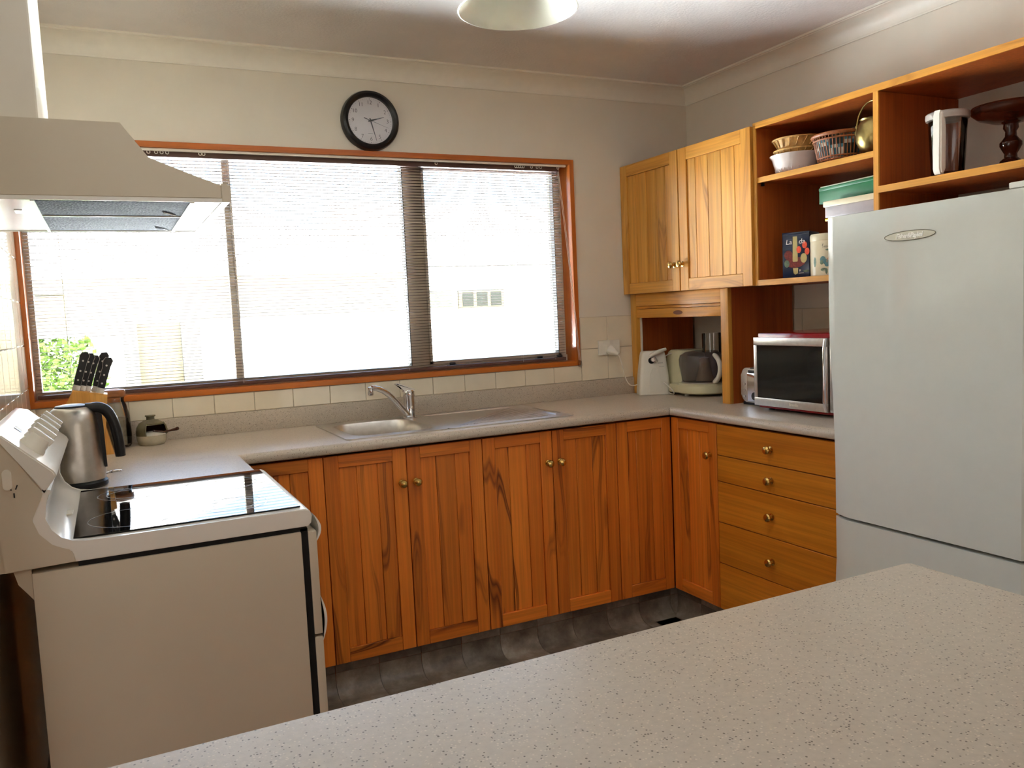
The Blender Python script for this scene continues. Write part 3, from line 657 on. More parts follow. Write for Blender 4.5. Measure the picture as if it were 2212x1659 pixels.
# ------------------------------------------------------------------ wall clock
ck = thing('wall_clock', 'round black-rimmed wall clock above the window', 'clock', (-1.623, -.03, 2.127))
cc = Vector((-1.623, 0, 2.127)); ax = (0, -1, 0)
put('rim', MB().lathe([(.094, .010), (.094, .024), (.098, .032), (.107, .037), (.117, .030), (.121, .016), (.121, .0008), (.09, .0008)], cc, 64, axis=ax), M_CLOCKB, ck)
put('dial', MB().lathe([(0, .016), (.0945, .016), (.0945, .012), (0, .012)], cc, 64, axis=ax), M_DIAL, ck)
yd = -.0165
for h in range(1, 13):
    a = math.radians(90-30*h)
    text_obj('numeral', str(h), .022, M_INK, ck, frame_m((cc.x+.073*math.cos(a), yd, cc.z+.073*math.sin(a)), (1, 0, 0), (0, 0, 1)), extrude=.0003, bold=-.0002)
b = MB()
for k in range(60):
    a = 2*PI*k/60; big = k % 5 == 0
    r0, r1, hw = (.085, .0895, .0009) if big else (.087, .0885, .0005)
    dx, dz = math.cos(a), math.sin(a)
    b.prism([(cc.x+r0*dx-hw*dz, cc.z+r0*dz+hw*dx), (cc.x+r0*dx+hw*dz, cc.z+r0*dz-hw*dx), (cc.x+r1*dx+hw*dz, cc.z+r1*dz-hw*dx), (cc.x+r1*dx-hw*dz, cc.z+r1*dz+hw*dx)], 'Y', yd, yd-.0004)
mk = put('minute_marks', b, M_INK, ck, smooth=False); mk['kind'] = 'stuff'
def hand(name, deg, L, w0, y, tail=.01):
    a = math.radians(90-deg); dx, dz = math.cos(a), math.sin(a)
    pts = [(-tail, w0*.7), (0, w0), (L, w0*.25), (L, -w0*.25), (0, -w0), (-tail, -w0*.7)]
    put(name, MB().prism([(cc.x+p*dx-q*dz, cc.z+p*dz+q*dx) for p, q in pts], 'Y', y, y-.0006), M_INK, ck, smooth=False)
hand('hour_hand', 74, .060, .0036, yd-.002); hand('minute_hand', 165, .083, .0028, yd-.0032); hand('second_hand', 110, .079, .0008, yd-.0045, .028)
put('hand_tail', MB().prism([(cc.x+p*math.cos(math.radians(-20))-q*math.sin(math.radians(-20)), cc.z+p*math.sin(math.radians(-20))+q*math.cos(math.radians(-20))) for p, q in ((-.03, .0016), (-.008, .0012), (-.008, -.0012), (-.03, -.0016))], 'Y', yd-.0043, yd-.005), M_INK, ck)
put('hub', MB().lathe([(0, .024), (.004, .024), (.004, .016)], cc, 16, axis=ax), M_INK, ck)
put('maker_mark', MB().box(cc.x-.012, cc.x+.008, yd-.0003, yd, cc.z-.052, cc.z-.0512), M_INK, ck)
put('cover_glass', MB().lathe([(0, .0305), (.095, .028), (.095, .0275), (0, .03)], cc, 48, axis=ax), thin_glass('clock_glass', (.98, .98, .98), refl=.6), ck)

# ------------------------------------------------------------------ range hood
hd = thing('range_hood', 'white range hood with mesh filters above the stove', 'range hood', (-2.7, -1.24, 1.58))
HY0, HY1 = -1.53, -.955
pf = [(XL+.009, 1.585), (-2.424, 1.585), (-2.424, 1.6125), (-2.56, 1.663), (-2.607, 1.731), (XL+.009, 1.731)]
b = MB(); b.prism(pf, 'Y', HY0, HY1, .0015); put('canopy', b, M_SIDE, hd)
put('front_trim', MB().prism([(-2.424, 1.578), (-2.408, 1.578), (-2.4045, 1.59), (-2.405, 1.607), (-2.412, 1.615), (-2.424, 1.6165)], 'Y', HY0-.001, HY1, .001), M_SIDE, hd)
put('bottom_lip', MB().box(XL+.009, -2.424, HY0, HY0+.004, 1.577, 1.585), M_ENAMEL, hd)
put('bottom_lip', MB().box(XL+.009, -2.424, HY1-.004, HY1, 1.577, 1.585), M_ENAMEL, hd)
put('light_panel', MB().box(-2.477, -2.426, HY0+.005, HY1-.005, 1.579, 1.5848), M_ENAMEL, hd)
put('rear_panel', MB().box(XL+.01, -2.775, HY0+.005, HY1-.005, 1.580, 1.5848), M_ENAMEL, hd)
for ya, yb in ((-1.515, -1.288), (-1.282, -.985)):
    f = put('filter', MB().box(-2.768, -2.487, ya, yb, 1.5775, 1.5845), M_FILTER, hd)
    put('filter_clip', MB().tube([(-2.50, yb-.03, 1.576), (-2.53, yb-.09, 1.5755)], .0022, 6), M_CHROME, f)
put('filter_bar', MB().box(-2.768, -2.487, -1.288, -1.282, 1.575, 1.5848).box(-2.775, -2.768, HY0+.005, -.98, 1.575, 1.5848).box(-2.487, -2.478, HY0+.005, -.98, 1.575, 1.5848), M_ENAMEL, hd)
put('latch', MB().box(-2.815, -2.80, -1.36, -1.31, 1.5775, 1.58), M_STEEL, hd)
put('flue_cover', MB().box(XL+.002, -2.752, -1.5, -1.03, 1.7315, ZC-.001), M_WALL, hd)
put('flue_side_face', MB().box(-2.752, -2.749, -1.499, -1.03, 1.7315, ZC-.001), M_TRIM, hd, 'white side face')  # thin white sheet over the whole room-facing side of the flue box

# ------------------------------------------------------------------ stove
sv = thing('stove', 'white freestanding electric stove with black ceramic cooktop', 'stove', (-2.56, -1.24, 0))
SY0, SY1 = -1.53, -.937
put('body', MB().box(-2.832, -2.308, SY0+.001, SY1, .06, .8535, .004).box(-2.80, -2.34, SY0+.04, SY1-.03, .0, .06), M_SIDE, sv, 'cream painted side panel')
put('gap_strip', MB().box(-2.75, -2.295, SY0+.006, SY1, .8535, .866).box(-2.309, -2.293, SY0+.006, SY1, .08, .86), M_DARK, sv)
# hob pressing: white pan with upswept back
hp = [(-2.755, .865), (-2.293, .865), (-2.285, .872), (-2.2825, .888), (-2.286, .899), (-2.296, .9045), (-2.73, .9045), (-2.757, .907), (-2.776, .916), (-2.792, .934), (-2.801, .958), (-2.7985, .985), (-2.786, 1.014), (-2.80, 1.02), (-2.82, .985), (-2.823, .955), (-2.813, .926), (-2.792, .902), (-2.772, .892), (-2.757, .889)]
put('hob_pan', MB().prism(hp, 'Y', SY0-.001, SY1, .0018), M_ENAMEL, sv)
g = put('cooktop_glass', MB().box(-2.756, -2.302, -1.508, -.962, .9046, .9085, .0015, 1), M_BLACKGL, sv)
for cx, cy, r in ((-2.64, -1.09, .075), (-2.43, -1.12, .092), (-2.64, -1.38, .092), (-2.43, -1.39, .075)):
    for rr in ((r, r*.72) if r < .08 else (r,)):
        put('burner_ring', MB().lathe([(rr-.0012, .9088), (rr+.0012, .9088), (rr+.0012, .9086), (rr-.0012, .9086)], (cx, cy, 0), 48), M_RING, g)
put('badge', MB().box(-2.775, -2.762, -1.30, -1.255, .9155, .918, .001), M_WHITEP, sv)
# backguard end panels and control pod
ep = [(-2.885, 1.135), (-2.8615, 1.122), (-2.798, 1.0095), (-2.806, .998), (-2.8235, .96), (-2.814, .93), (-2.793, .905), (-2.776, .897), (-2.762, .893), (-2.755, .882), (-2.754, .8655), (-2.876, .862), (-2.89, 1.12)]
for y in (SY0-.002, SY1-.02):
    put('end_panel', MB().prism(ep, 'Y', y, y+.02, .0015), M_SIDE, sv)
put('back_panel', MB().box(-2.892, -2.862, SY0+.002, SY1, .862, 1.13), M_SIDE, sv)
put('splash_infill', MB().prism([(-2.87, .90), (-2.82, .93), (-2.83, .96), (-2.81, 1.0), (-2.87, 1.1)], 'Y', SY0+.02, SY1-.02), M_ENAMEL, sv)
pod = [(-2.884, 1.136), (-2.8585, 1.130), (-2.7775, 1.052), (-2.773, 1.043), (-2.797, 1.0095), (-2.8625, 1.1215), (-2.884, 1.13)]
put('control_panel', MB().prism(pod, 'Y', SY0-.004, SY1+.002, .003), M_ENAMEL, sv)
nrm = Vector((.69, 0, .72)).normalized(); tdir = Vector((.72, 0, -.69)).normalized()
for k in range(5):
    c0 = Vector((-2.818, -1.44+.095*k, 1.091))
    q = MB(); q.lathe([(0, 0), (.027, 0), (.026, .006), (.0225, .012), (.021, .024), (.018, .028), (0, .029)], c0, 26, axis=nrm)
    kb = put('control_knob', q, M_WHITEP, sv)
    put('grip', MB(frame_m(c0+nrm*.02, tdir, (0, 1, 0))).box(-.024, .024, -.006, .006, 0, .016, .003), M_WHITEP, kb)
put('sticker', MB(frame_m((-2.848, -1.33, 1.1205), (0, 1, 0), (-.69, 0, .72))).box(-.02, .02, -.009, .009, .0, .0006), M_BLUESTK, sv)
so = put('socket_outlet', MB().prism(arc(-2.857, 1.056, .008, 0, 180, 8)+arc(-2.857, 1.072-.04, .008, 180, 360, 8), 'Y', SY0-.004, SY0-.002), M_WHITEP, sv)
for (x, zc_, tl) in ((-2.853, 1.027, -22), (-2.8425, 1.028, 22), (-2.8475, 1.0125, 0)):
    a = math.radians(tl); b = MB(Matrix.Translation((x, SY0-.0022, zc_)) @ Matrix.Rotation(a, 4, 'Y')); b.box(-.0011, .0011, -.0008, .001, -.0045, .0045); put('socket_slot', b, M_BLACK, so)
# doors and finger-pull handles on the front (facing the room centre)
dx0, dx1 = -2.293, -2.2735
for za, zb in ((.612, .851), (.10, .606)):
    dd = put('oven_door', MB().box(dx0, dx1, SY0+.004, SY1-.003, za, zb, .004), M_SIDE, sv)
    zt = zb+.034 if za > .5 else zb+.09; zt = .886 if za > .5 else .705
    zm = (.824 if za > .5 else .590); h = zt-zm
    o_ = [(dx1-.002+.0135*math.sin(PI*t), zt-h*t) for t in [i/12 for i in range(13)]]
    i_ = [(dx1-.002+.0075*math.sin(PI*t), zt-.004-(h-.008)*t) for t in [i/12 for i in range(12, -1, -1)]]
    put('handle', MB().prism(o_+i_, 'Y', SY0+.006, SY1-.01, .001), M_ENAMEL, dd)
put('rear_bracket', MB().prism([(-2.862, .862), (-2.832, .862), (-2.832, .80), (-2.842, .815), (-2.856, .835)], 'Y', SY0+.004, SY0+.01), M_SIDE, sv)

# ------------------------------------------------------------------ fridge
fg = thing('fridge', 'tall white fridge with freezer drawer beside the timber drawers', 'fridge', (-.35, -1.81, 0))
fy0, fy1 = -2.118, -1.508
put('cabinet', MB().box(-.615, -.03, fy0+.004, fy1-.004, .03, 1.565, .006), M_FRIDGE2, fg)
def fdoor(name, z0, z1, zs):
    """door slab whose free edge is hollowed into a finger grip (profile varies with height)."""
    loops = []
    for zz in zs:
        t = (zz-z0)/(z1-z0)
        g = grip(zz)
        pr = [(-.618, fy0), (-.662, fy0), (-.669, fy0+.006), (-.67, fy1-.03-g), (-.67+g*.25, fy1-.012-g*.55), (-.668+g*.55, fy1-.004), (-.662+g*.55, fy1), (-.618, fy1)]
        loops.append([(x, y, zz) for x, y in pr])
    b = MB(); b.loft(loops); return put(name, b, M_FRIDGE, fg, ang=30)
def grip(zz):
    if zz > .64: return .036*max(0, math.sin(max(0, min(1, (1.22-zz)/.5))*PI/2))
    return .036*max(0, min(1, (zz-.2)/.3))
du = fdoor('upper_door', .647, 1.562, [.647, .66]+[.7+.05*i for i in range(11)]+[1.25, 1.5, 1.556, 1.562])
dl = fdoor('freezer_drawer', .06, .637, [.06, .2, .3, .4, .5, .6, .63, .637])
put('hinge_cover', MB().box(-.66, -.56, fy0+.004, fy0+.05, 1.565, 1.58, .004), M_FRIDGE2, fg)
put('door_seal', MB().box(-.64, -.617, fy0+.01, fy1-.01, .635, .649), M_ALUD, fg)
cy_, cz_ = -1.798, 1.4805
el = [(cy_+.0795*math.cos(t), cz_+.0125*math.sin(t)) for t in [2*PI*k/40 for k in range(40)]]
bd = put('badge', MB().prism(el, 'X', -.6712, -.6698), plain('badge_grey', srgb(208, 206, 190), .2, .3), du)
el2 = [(cy_+.0805*math.cos(t), -.6712, 0) for t in [0]]
put('badge_rim', MB().tube([(-.6712, cy_+.080*math.cos(2*PI*k/48), cz_+.0128*math.sin(2*PI*k/48)) for k in range(49)], .001, 6), plain('badge_rim', srgb(112, 108, 90), .3, .5), du)
text_obj('lettering', 'Fisher&Paykel', .0175, plain('badge_letters', srgb(250, 248, 240), .3), du, frame_m((-.6718, cy_, cz_-.0005), (0, -1, 0), (0, 0, 1)), shear=.2, bold=.0006, spacing=.86)

# ------------------------------------------------------------------ island in the foreground
il = thing('island_bench', 'speckled beige laminate island bench in the foreground', 'bench', (-2.3, -2.8, 0))
ip = [(-1.566, -2.495), (-3.6, -2.505), (-3.6, -3.12), (-1.566, -3.12)]
b = MB(); b.prism([(-1.572, -2.492), (-3.6, -2.506), (-3.6, -3.14), (-1.556, -3.14), (-1.556, -2.50), (-1.562, -2.494)], 'Z', .862, .9, .004)
put('bench_top', b, M_CTOP, il)
put('base_cupboard', MB().box(-3.58, -1.60, -3.08, -2.54, .0, .862), M_TEAK, il)

# ------------------------------------------------------------------ small things on the worktop
ZW = .9
kt = thing('kettle', 'brushed steel kettle with black handle beside the stove', 'kettle', (-2.762, -.845, ZW))
kx, ky = -2.762, -.845
put('base', MB().lathe([(0, .0005), (.07, .0005), (.073, .004), (.073, .014), (.068, .02), (0, .02)], (kx, ky, ZW), 40), M_BLACK, kt)
put('body', MB().lathe([(.070, .021), (.0705, .03), (.070, .05), (.0665, .12), (.063, .175), (.0595, .2), (.052, .213), (.044, .219), (.0, .219)], (kx, ky, ZW), 48), M_STEEL, kt)
put('lid', MB().lathe([(.043, .219), (.041, .2235), (.025, .2265), (0, .2275)], (kx, ky, ZW), 40), M_BLACK, kt)
put('spout', MB().prism([(kx-.052, ZW+.165), (kx-.075, ZW+.205), (kx-.045, ZW+.211), (kx-.04, ZW+.17)], 'Y', ky-.014, ky+.014, .004), M_STEEL, kt)
hpts = [(kx+.03, ky-.012, ZW+.216)]+bez((kx+.045, ky-.012, ZW+.213), (kx+.085, ky-.014, ZW+.222), (kx+.105, ky-.014, ZW+.19), (kx+.108, ky-.014, ZW+.075), 16)
put('handle', MB().tube(hpts, [.016]+[.0185]*8+[.0175]*8+[.0165], 12, flat=.8), M_BLACK, kt)
put('handle_mount', MB().prism([(kx+.048, ZW+.215), (kx+.07, ZW+.205), (kx+.072, ZW+.16), (kx+.0735, ZW+.05), (kx+.064, ZW+.05), (kx+.058, ZW+.18)], 'Y', ky-.022, ky-.002, .003), M_BLACK, kt)
put('switch', MB().lathe([(0, -.003), (.012, -.002), (.013, .001), (.009, .003), (0, .004)], (kx+.092, ky-.012, ZW+.034), 20, sx=1.3, sy=.8).tube([(kx+.066, ky-.011, ZW+.032), (kx+.085, ky-.012, ZW+.034)], .004, 8), M_CHROME, kt)

kb = thing('knife_block', 'slanted pale timber knife block in the left window corner', 'knife block', (-2.75, -.17, ZW))
put('block', MB().prism([(-2.842, ZW), (-2.7, ZW), (-2.6755, ZW+.205), (-2.777, ZW+.228), (-2.815, ZW+.16)], 'Y', -.265, -.155, .003), M_BLOCKWOOD, kb)
put('foot', MB().prism([(-2.705, ZW), (-2.67, ZW), (-2.688, ZW+.09)], 'Y', -.255, -.165), M_BLOCKWOOD, kb)
kd = Vector((.30, 0, .95)).normalized(); kn_ = Vector((.95, 0, -.30))
KN = [(-2.768, -.215, .125, 'broad-handled black kitchen knife leftmost in the knife block'), (-2.752, -.19, .122, 'second black-handled knife from the left in the knife block'), (-2.737, -.165, .118, 'middle black-handled knife in the knife block'), (-2.712, -.15, .132, 'black-handled knife with hanging loop at back of the knife block'), (-2.697, -.205, .118, 'black-handled knife rightmost in the knife block')]
for x, y, L, lab in KN:
    y -= .03
    zt = 1.1325-(x+2.777)*.225
    k = thing('kitchen_knife', lab, 'knife', (x, y, zt), 'black-handled knives in the block')
    fm = frame_m((x, y, zt), kn_, kd)        # local x across, y along handle
    prof = [(-.011, .012), (-.013, .04), (-.012, L*.7), (-.015, L*.9), (-.010, L), (.006, L+.004), (.015, L*.95), (.012, L*.75), (.011, .04), (.011, .012)]
    put('handle', MB(fm).prism([(p*.95, q) for p, q in prof], 'Z', -.0075, .0075, .002), M_BLACK, k)
    put('tang', MB(fm).prism([(p*1.03, q*1.004) for p, q in prof], 'Z', -.0009, .0009), M_CHROME, k)
    put('bolster', MB(fm).box(-.012, .012, -.022, .014, -.007, .007, .002), M_STEEL, k)
    for q in (.25, .5, .78):
        put('rivet', MB(fm).lathe([(0, .0006), (.0032, .0006), (.0032, 0)], (-.001, L*q, .0075), 10), M_STEEL, k).data
    # rivets on the side facing the room too
    for q in (.25, .5, .78):
        put('rivet', MB(fm).lathe([(0, -.0006), (.0032, -.0006), (.0032, 0)], (-.001, L*q, -.0075), 10), M_STEEL, k)

jr = thing('glass_jar', 'round clear glass storage jar with wooden lid beside the knife block', 'jar', (-2.658, -.095, ZW))
jx, jy = -2.658, -.095
put('body', MB().lathe([(0, .003), (.044, .003), (.049, .012), (.051, .05), (.049, .115), (.040, .155), (.034, .168), (.035, .182), (.032, .182), (.031, .168), (.037, .152), (.046, .113), (.048, .05), (.046, .014), (0, .008)], (jx, jy, ZW), 36), M_JARGL, jr)
put('lid', MB().lathe([(0, .182), (.036, .182), (.04, .186), (.041, .2), (.038, .208), (.02, .212), (0, .212)], (jx, jy, ZW), 36), M_LIDWOOD, jr)
put('contents', MB().lathe([(0, .01), (.044, .012), (.045, .05), (.043, .1), (.03, .108), (0, .112)], (jx, jy, ZW), 24), plain('pale_contents', srgb(176, 158, 130), .7, var=.3, nscale=60, bumpv=.6, bscale=60), jr)

sp_ = thing('salt_pig', 'olive and oatmeal glazed pottery salt pig by the upstand', 'salt pig', (-2.543, -.1, ZW))
px, py = -2.543, -.1
prof = [(.0, .0005), (.040, .0005), (.046, .006), (.0505, .02), (.0525, .036)]
put('lower_body', MB().lathe(prof, (px, py, ZW), 40), M_PIGB, sp_)
upv = [(.0525, .036), (.0525, .05), (.049, .066), (.040, .08), (.026, .089), (.014, .092)]
oc = Vector((.55, -.83, 0)).normalized(); oa = math.atan2(oc.y, oc.x); hw = math.radians(58)
put('upper_body', MB().lathe(upv, (px, py, ZW), 36, a0=oa+hw, a1=oa-hw+2*PI), M_PIG, sp_)
put('shoulder', MB().lathe([(.044, .074), (.040, .08), (.026, .089), (.014, .092), (.014, .101), (.0185, .104), (.0175, .108), (0, .108)], (px, py, ZW), 36), M_PIG, sp_)
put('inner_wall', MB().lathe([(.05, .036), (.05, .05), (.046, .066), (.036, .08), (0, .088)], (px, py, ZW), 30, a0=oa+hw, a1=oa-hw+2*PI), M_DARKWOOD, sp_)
put('rim', MB().tube([(px+r*math.cos(oa+s*hw), py+r*math.sin(oa+s*hw), ZW+h) for s, lst in ((1, upv[:4]), ) for r, h in lst]+[(px+.042*math.cos(oa+hw*t), py+.042*math.sin(oa+hw*t), ZW+.0785) for t in (.6, .2, -.2, -.6)]+[(px+r*math.cos(oa-hw), py+r*math.sin(oa-hw), ZW+h) for r, h in upv[:4][::-1]], .003, 8), M_PIG, sp_)
put('salt', MB().lathe([(.0, .050), (.025, .047), (.048, .036)], (px, py, ZW), 30), M_SALT, sp_)
ss = put('salt_spoon', MB().tube([(px+.005, py-.02, ZW+.052), (px+.04, py-.034, ZW+.046), (px+.062, py-.045, ZW+.05), (px+.082, py-.052, ZW+.054)], [.004, .004, .0035, .006], 8).lathe([(0, -.007), (.005, -.004), (.0065, 0), (.005, .005), (0, .007)], (px+.085, py-.053, ZW+.055), 12), M_DARKWOOD); tag(ss, 'small dark wooden spoon resting in the salt pig', 'spoon')

co = thing('can_opener', 'tall white electric can opener at the front of the nook', 'can opener', (-.336, -.125, ZW))
XO = Matrix.Translation((-.336, -.125, ZW)) @ Matrix.Rotation(math.radians(-24), 4, 'Z')
lo_ = lambda w, d0, d1, zz, r: [(x, y, zz) for x, y in rrect(-w, w, d0, d1, r, 4)]
put('body', MB(XO).loft([lo_(.074, -.05, .05, .001, .018), lo_(.075, -.051, .05, .012, .018), lo_(.068, -.046, .048, .10, .016), lo_(.058, -.038, .042, .18, .014), lo_(.053, -.034, .04, .2, .012), lo_(.048, -.03, .036, .206, .01)]), M_WHITEP, co)
put('front_recess', MB(XO).prism([(-.030, .012), (.030, .012), (.024, .09), (.012, .125), (-.012, .125), (-.024, .09)], 'Y', -.054, -.046, .002), M_WHITEP, co)
put('cutter_lever', MB(XO).tube([(-.02, -.046, .185), (.0, -.052, .196), (.03, -.05, .208), (.056, -.044, .214)], [.009, .0105, .009, .007], 10), M_WHITEP, co)
put('cutter_wheel', MB(XO).lathe([(0, .014), (.009, .014), (.011, .008), (.011, 0)], (-.008, -.046, .168), 16, axis=(0, -1, 0)).tube([(-.004, -.062, .182), (.008, -.064, .158)], [.005, .007], 8), M_STEEL, co)
put('cutter_recess', MB(XO).lathe([(0, .0015), (.015, .0015), (.015, 0)], (-.014, -.0415, .163), 18, axis=(0, -1, 0)), M_DARK, co)
put('print_lines', MB(XO).box(.018, .04, -.0435, -.040, .149, .1505).box(.022, .045, -.0445, -.041, .132, .1328), M_RING, co)

po = thing('power_outlet', 'white double power outlet on tiles beside the window', 'power outlet', (-.508, 0, 1.131))
put('plate', MB().box(-.566, -.448, -.019, -.0075, 1.096, 1.166, .003), M_WHITEP, po)
for x in (-.531, -.497): put('switch', MB().box(x-.008, x+.008, -.022, -.019, 1.148, 1.161, .002), M_WHITEP, po)
put('adaptor_plate', MB().box(-.52, -.452, -.0215, -.019, 1.102, 1.141, .001), M_WHITEP, po)
pg = thing('power_plug', 'white plug and cord hanging from the outlet to the can opener', 'plug', (-.51, -.03, 1.12))
put('plug_body', MB().lathe([(0, 0), (.021, 0), (.0225, .008), (.019, .022), (.012, .04), (.007, .055), (0, .056)], (-.512, -.0225, 1.122), 20, axis=(.42, -.75, -.42)), M_WHITEP, pg)
put('cord', MB().tube(bez((-.488, -.064, 1.098), (-.468, -.07, 1.06), (-.47, -.065, 1.0), (-.435, -.062, .955), 14)+bez((-.43, -.062, .95), (-.415, -.061, .94), (-.405, -.062, .94), (-.394, -.085, .95), 8)[1:], .0025, 8), M_CORD, pg)

fp = thing('food_processor', 'cream food processor with smoked bowl inside the nook', 'food processor', (-.185, -.3, ZW))
bx_, by_ = -.195, -.335
put('motor_housing', MB().loft([[(x, y, ZW+h) for x, y in rrect(-.27+i_, -.09-i_, -.255+i_*.2, -.075-s_, .03, 5)] for h, i_, s_ in ((.015, 0, 0), (.02, -.002, -.002), (.08, .002, .004), (.15, .012, .022), (.195, .02, .04), (.205, .028, .05))]), M_CREAMP, fp)
put('base_tray', MB().lathe([(0, .012), (.12, .012), (.128, .018), (.13, .03), (.128, .05), (.118, .058), (0, .058)], (bx_, by_, ZW), 40).box(bx_-.12, bx_+.12, by_, by_+.12, ZW+.013, ZW+.055, .012), M_CREAMP, fp)
put('dial', MB().lathe([(0, .012), (.018, .012), (.02, 0)], (-.272, -.10, ZW+.085), 20, axis=(-1, .1, 0)), M_CREAMP, fp)
for x, y in ((-.29, -.32), (-.11, -.40), (-.25, -.12), (-.11, -.12)): put('foot', MB().lathe([(0, .0005), (.009, .0005), (.01, .014), (0, .014)], (x, y, ZW), 12), M_WHITEP, fp)
put('bowl', MB().lathe([(0, .062), (.098, .062), (.104, .068), (.117, .14), (.118, .165), (.112, .185), (.09, .198), (.045, .204), (0, .205)], (bx_, by_, ZW), 44), M_SMOKE, fp)
put('blade_hub', MB().lathe([(0, .064), (.042, .066), (.03, .11), (.022, .17), (0, .175)], (bx_, by_, ZW), 24), plain('tan_hub', srgb(190, 160, 110), .5), fp)
put('bowl_ring', MB().lathe([(.1, .056), (.106, .056), (.107, .064), (.1, .064)], (bx_, by_, ZW), 40), M_STEEL, fp)
put('feed_tube', MB().lathe([(.042, .2), (.044, .2), (.044, .285), (.042, .285), (.042, .2)], (bx_-.005, by_-.06, ZW), 28), M_CLEAR, fp)
put('bowl_handle', MB().tube(bez((bx_-.035, by_-.108, ZW+.19), (bx_-.045, by_-.175, ZW+.17), (bx_-.045, by_-.175, ZW+.09), (bx_-.03, by_-.10, ZW+.066), 14), [.008]+[.011]*13+[.008], 10), M_WHITEP, fp)
put('cord', MB().tube(bez((-.24, -.17, ZW+.19), (-.30, -.12, ZW+.19), (-.30, -.15, ZW+.12), (-.31, -.16, ZW+.06), 14)+bez((-.31, -.165, ZW+.06), (-.35, -.26, ZW+.05), (-.32, -.3, ZW+.004), (-.30, -.22, ZW+.004), 16)[1:]+bez((-.30, -.22, ZW+.004), (-.29, -.18, ZW+.004), (-.30, -.15, ZW+.02), (-.27, -.13, ZW+.04), 8)[1:], .0028, 8), M_CORD, fp)

ts = thing('toaster', 'brushed steel toaster half hidden behind the microwave', 'toaster', (-.2, -.82, ZW))
XT = Matrix.Translation((-.2, -.83, ZW))
pr = rrect(-.09, .09, .012, .152, .03, 6)
put('body', MB(XT).prism(pr, 'X', -.14, .12, .004), M_STEEL, ts)
put('base', MB(XT).box(-.135, .115, -.085, .085, .0005, .014, .004), M_BLACK, ts)
put('end_panel', MB(XT).box(-.145, -.139, -.035, .05, .016, .132, .004), M_CHROME, ts)
put('lever_slot', MB(XT).box(-.1462, -.1445, .002, .006, .06, .13), M_BLACK, ts); put('bread_slot', MB(XT).box(-.145, .09, -.03, .03, .1495, .1535), M_BLACK, ts); put('end_notch', MB(XT).box(-.1465, -.14, -.03, .04, .132, .143), M_BLACK, ts)
put('browning_dial', MB(XT).lathe([(0, .008), (.016, .008), (.018, 0)], (-.145, -.0, .04), 20, axis=(-1, 0, 0)), M_BLACK, ts)
for h in (.035, .06, .085): put('button', MB(XT).lathe([(0, .004), (.0055, .004), (.007, 0)], (-.14, .068, h), 14, axis=(-1, 0, 0)), M_CHROME, ts)

mw = thing('microwave', 'red and silver microwave beside the fridge', 'microwave', (-.23, -1.1, ZW))
my0, my1 = -1.372, -.918
put('case', MB().box(-.412, -.06, my0, my1, .908, 1.198, .010), M_RED, mw)
for x in (-.38, -.1):
    for y in (my0+.04, my1-.04): put('foot', MB().lathe([(0, .0005), (.012, .0005), (.012, .009), (0, .009)], (x, y, ZW), 14), M_BLACK, mw)
b = MB(); FMx = -.432
put('door', MB().box(FMx+.004, -.41, -1.282, my1, .921, 1.181, .006), M_STEEL, mw)
fr = MB(); fr.box(FMx, FMx+.005, -1.282, my1, 1.152, 1.181, .002); fr.box(FMx, FMx+.005, -1.282, my1, .921, .951, .002); fr.box(FMx, FMx+.005, my1-.018, my1, .951, 1.152, .002); fr.box(FMx, FMx+.005, -1.282, -1.263, .951, 1.152, .002)
dd = put('door_frame', fr, M_STEEL, mw)
put('window', MB().box(FMx+.001, FMx+.006, -1.263, my1-.018, .951, 1.152), M_MWGLASS, mw)
put('control_panel', MB().box(FMx+.004, -.41, my0, -1.286, .921, 1.181, .005), M_STEEL, mw)
put('handle', MB().tube([(FMx-.004, -1.278, .925), (FMx-.012, -1.278, .96), (FMx-.012, -1.278, 1.14), (FMx-.004, -1.278, 1.178)], .006, 10), M_CHROME, mw)
text_obj('lettering', 'Breville', .015, M_WHITEP, mw, frame_m((FMx-.0006, -1.122, .9355), (0, -1, 0), (0, 0, 1)), bold=.0004)

# ------------------------------------------------------------------ things on the open shelves
ZS2 = 1.788; ZS1 = 1.3995; ZS3 = 1.6715
bw = thing('ceramic_bowl', 'white ceramic bowl holding woven trays on the upper shelf', 'bowl', (-.285, -1.01, ZS2))
put('bowl', MB().lathe([(0, .001), (.068, .001), (.075, .006), (.086, .04), (.091, .058), (.098, .066), (.099, .07), (.095, .071), (.087, .06), (.08, .036), (.068, .01), (0, .008)], (-.283, -1.009, ZS2), 40), M_BOWL, bw)
rb = MB()
for k in range(36):
    a = 2*PI*k/36; rb.box(-.001, .001, -.001, .001, 0, .012) if False else None
    c = Vector((-.283+.0765*math.cos(a), -1.009+.0765*math.sin(a), ZS2+.008)); rb.tube([c, c+Vector((.003*math.cos(a), .003*math.sin(a), .012))], .0012, 5)
put('ribbing', rb, M_BOWL, bw)['kind'] = 'stuff'
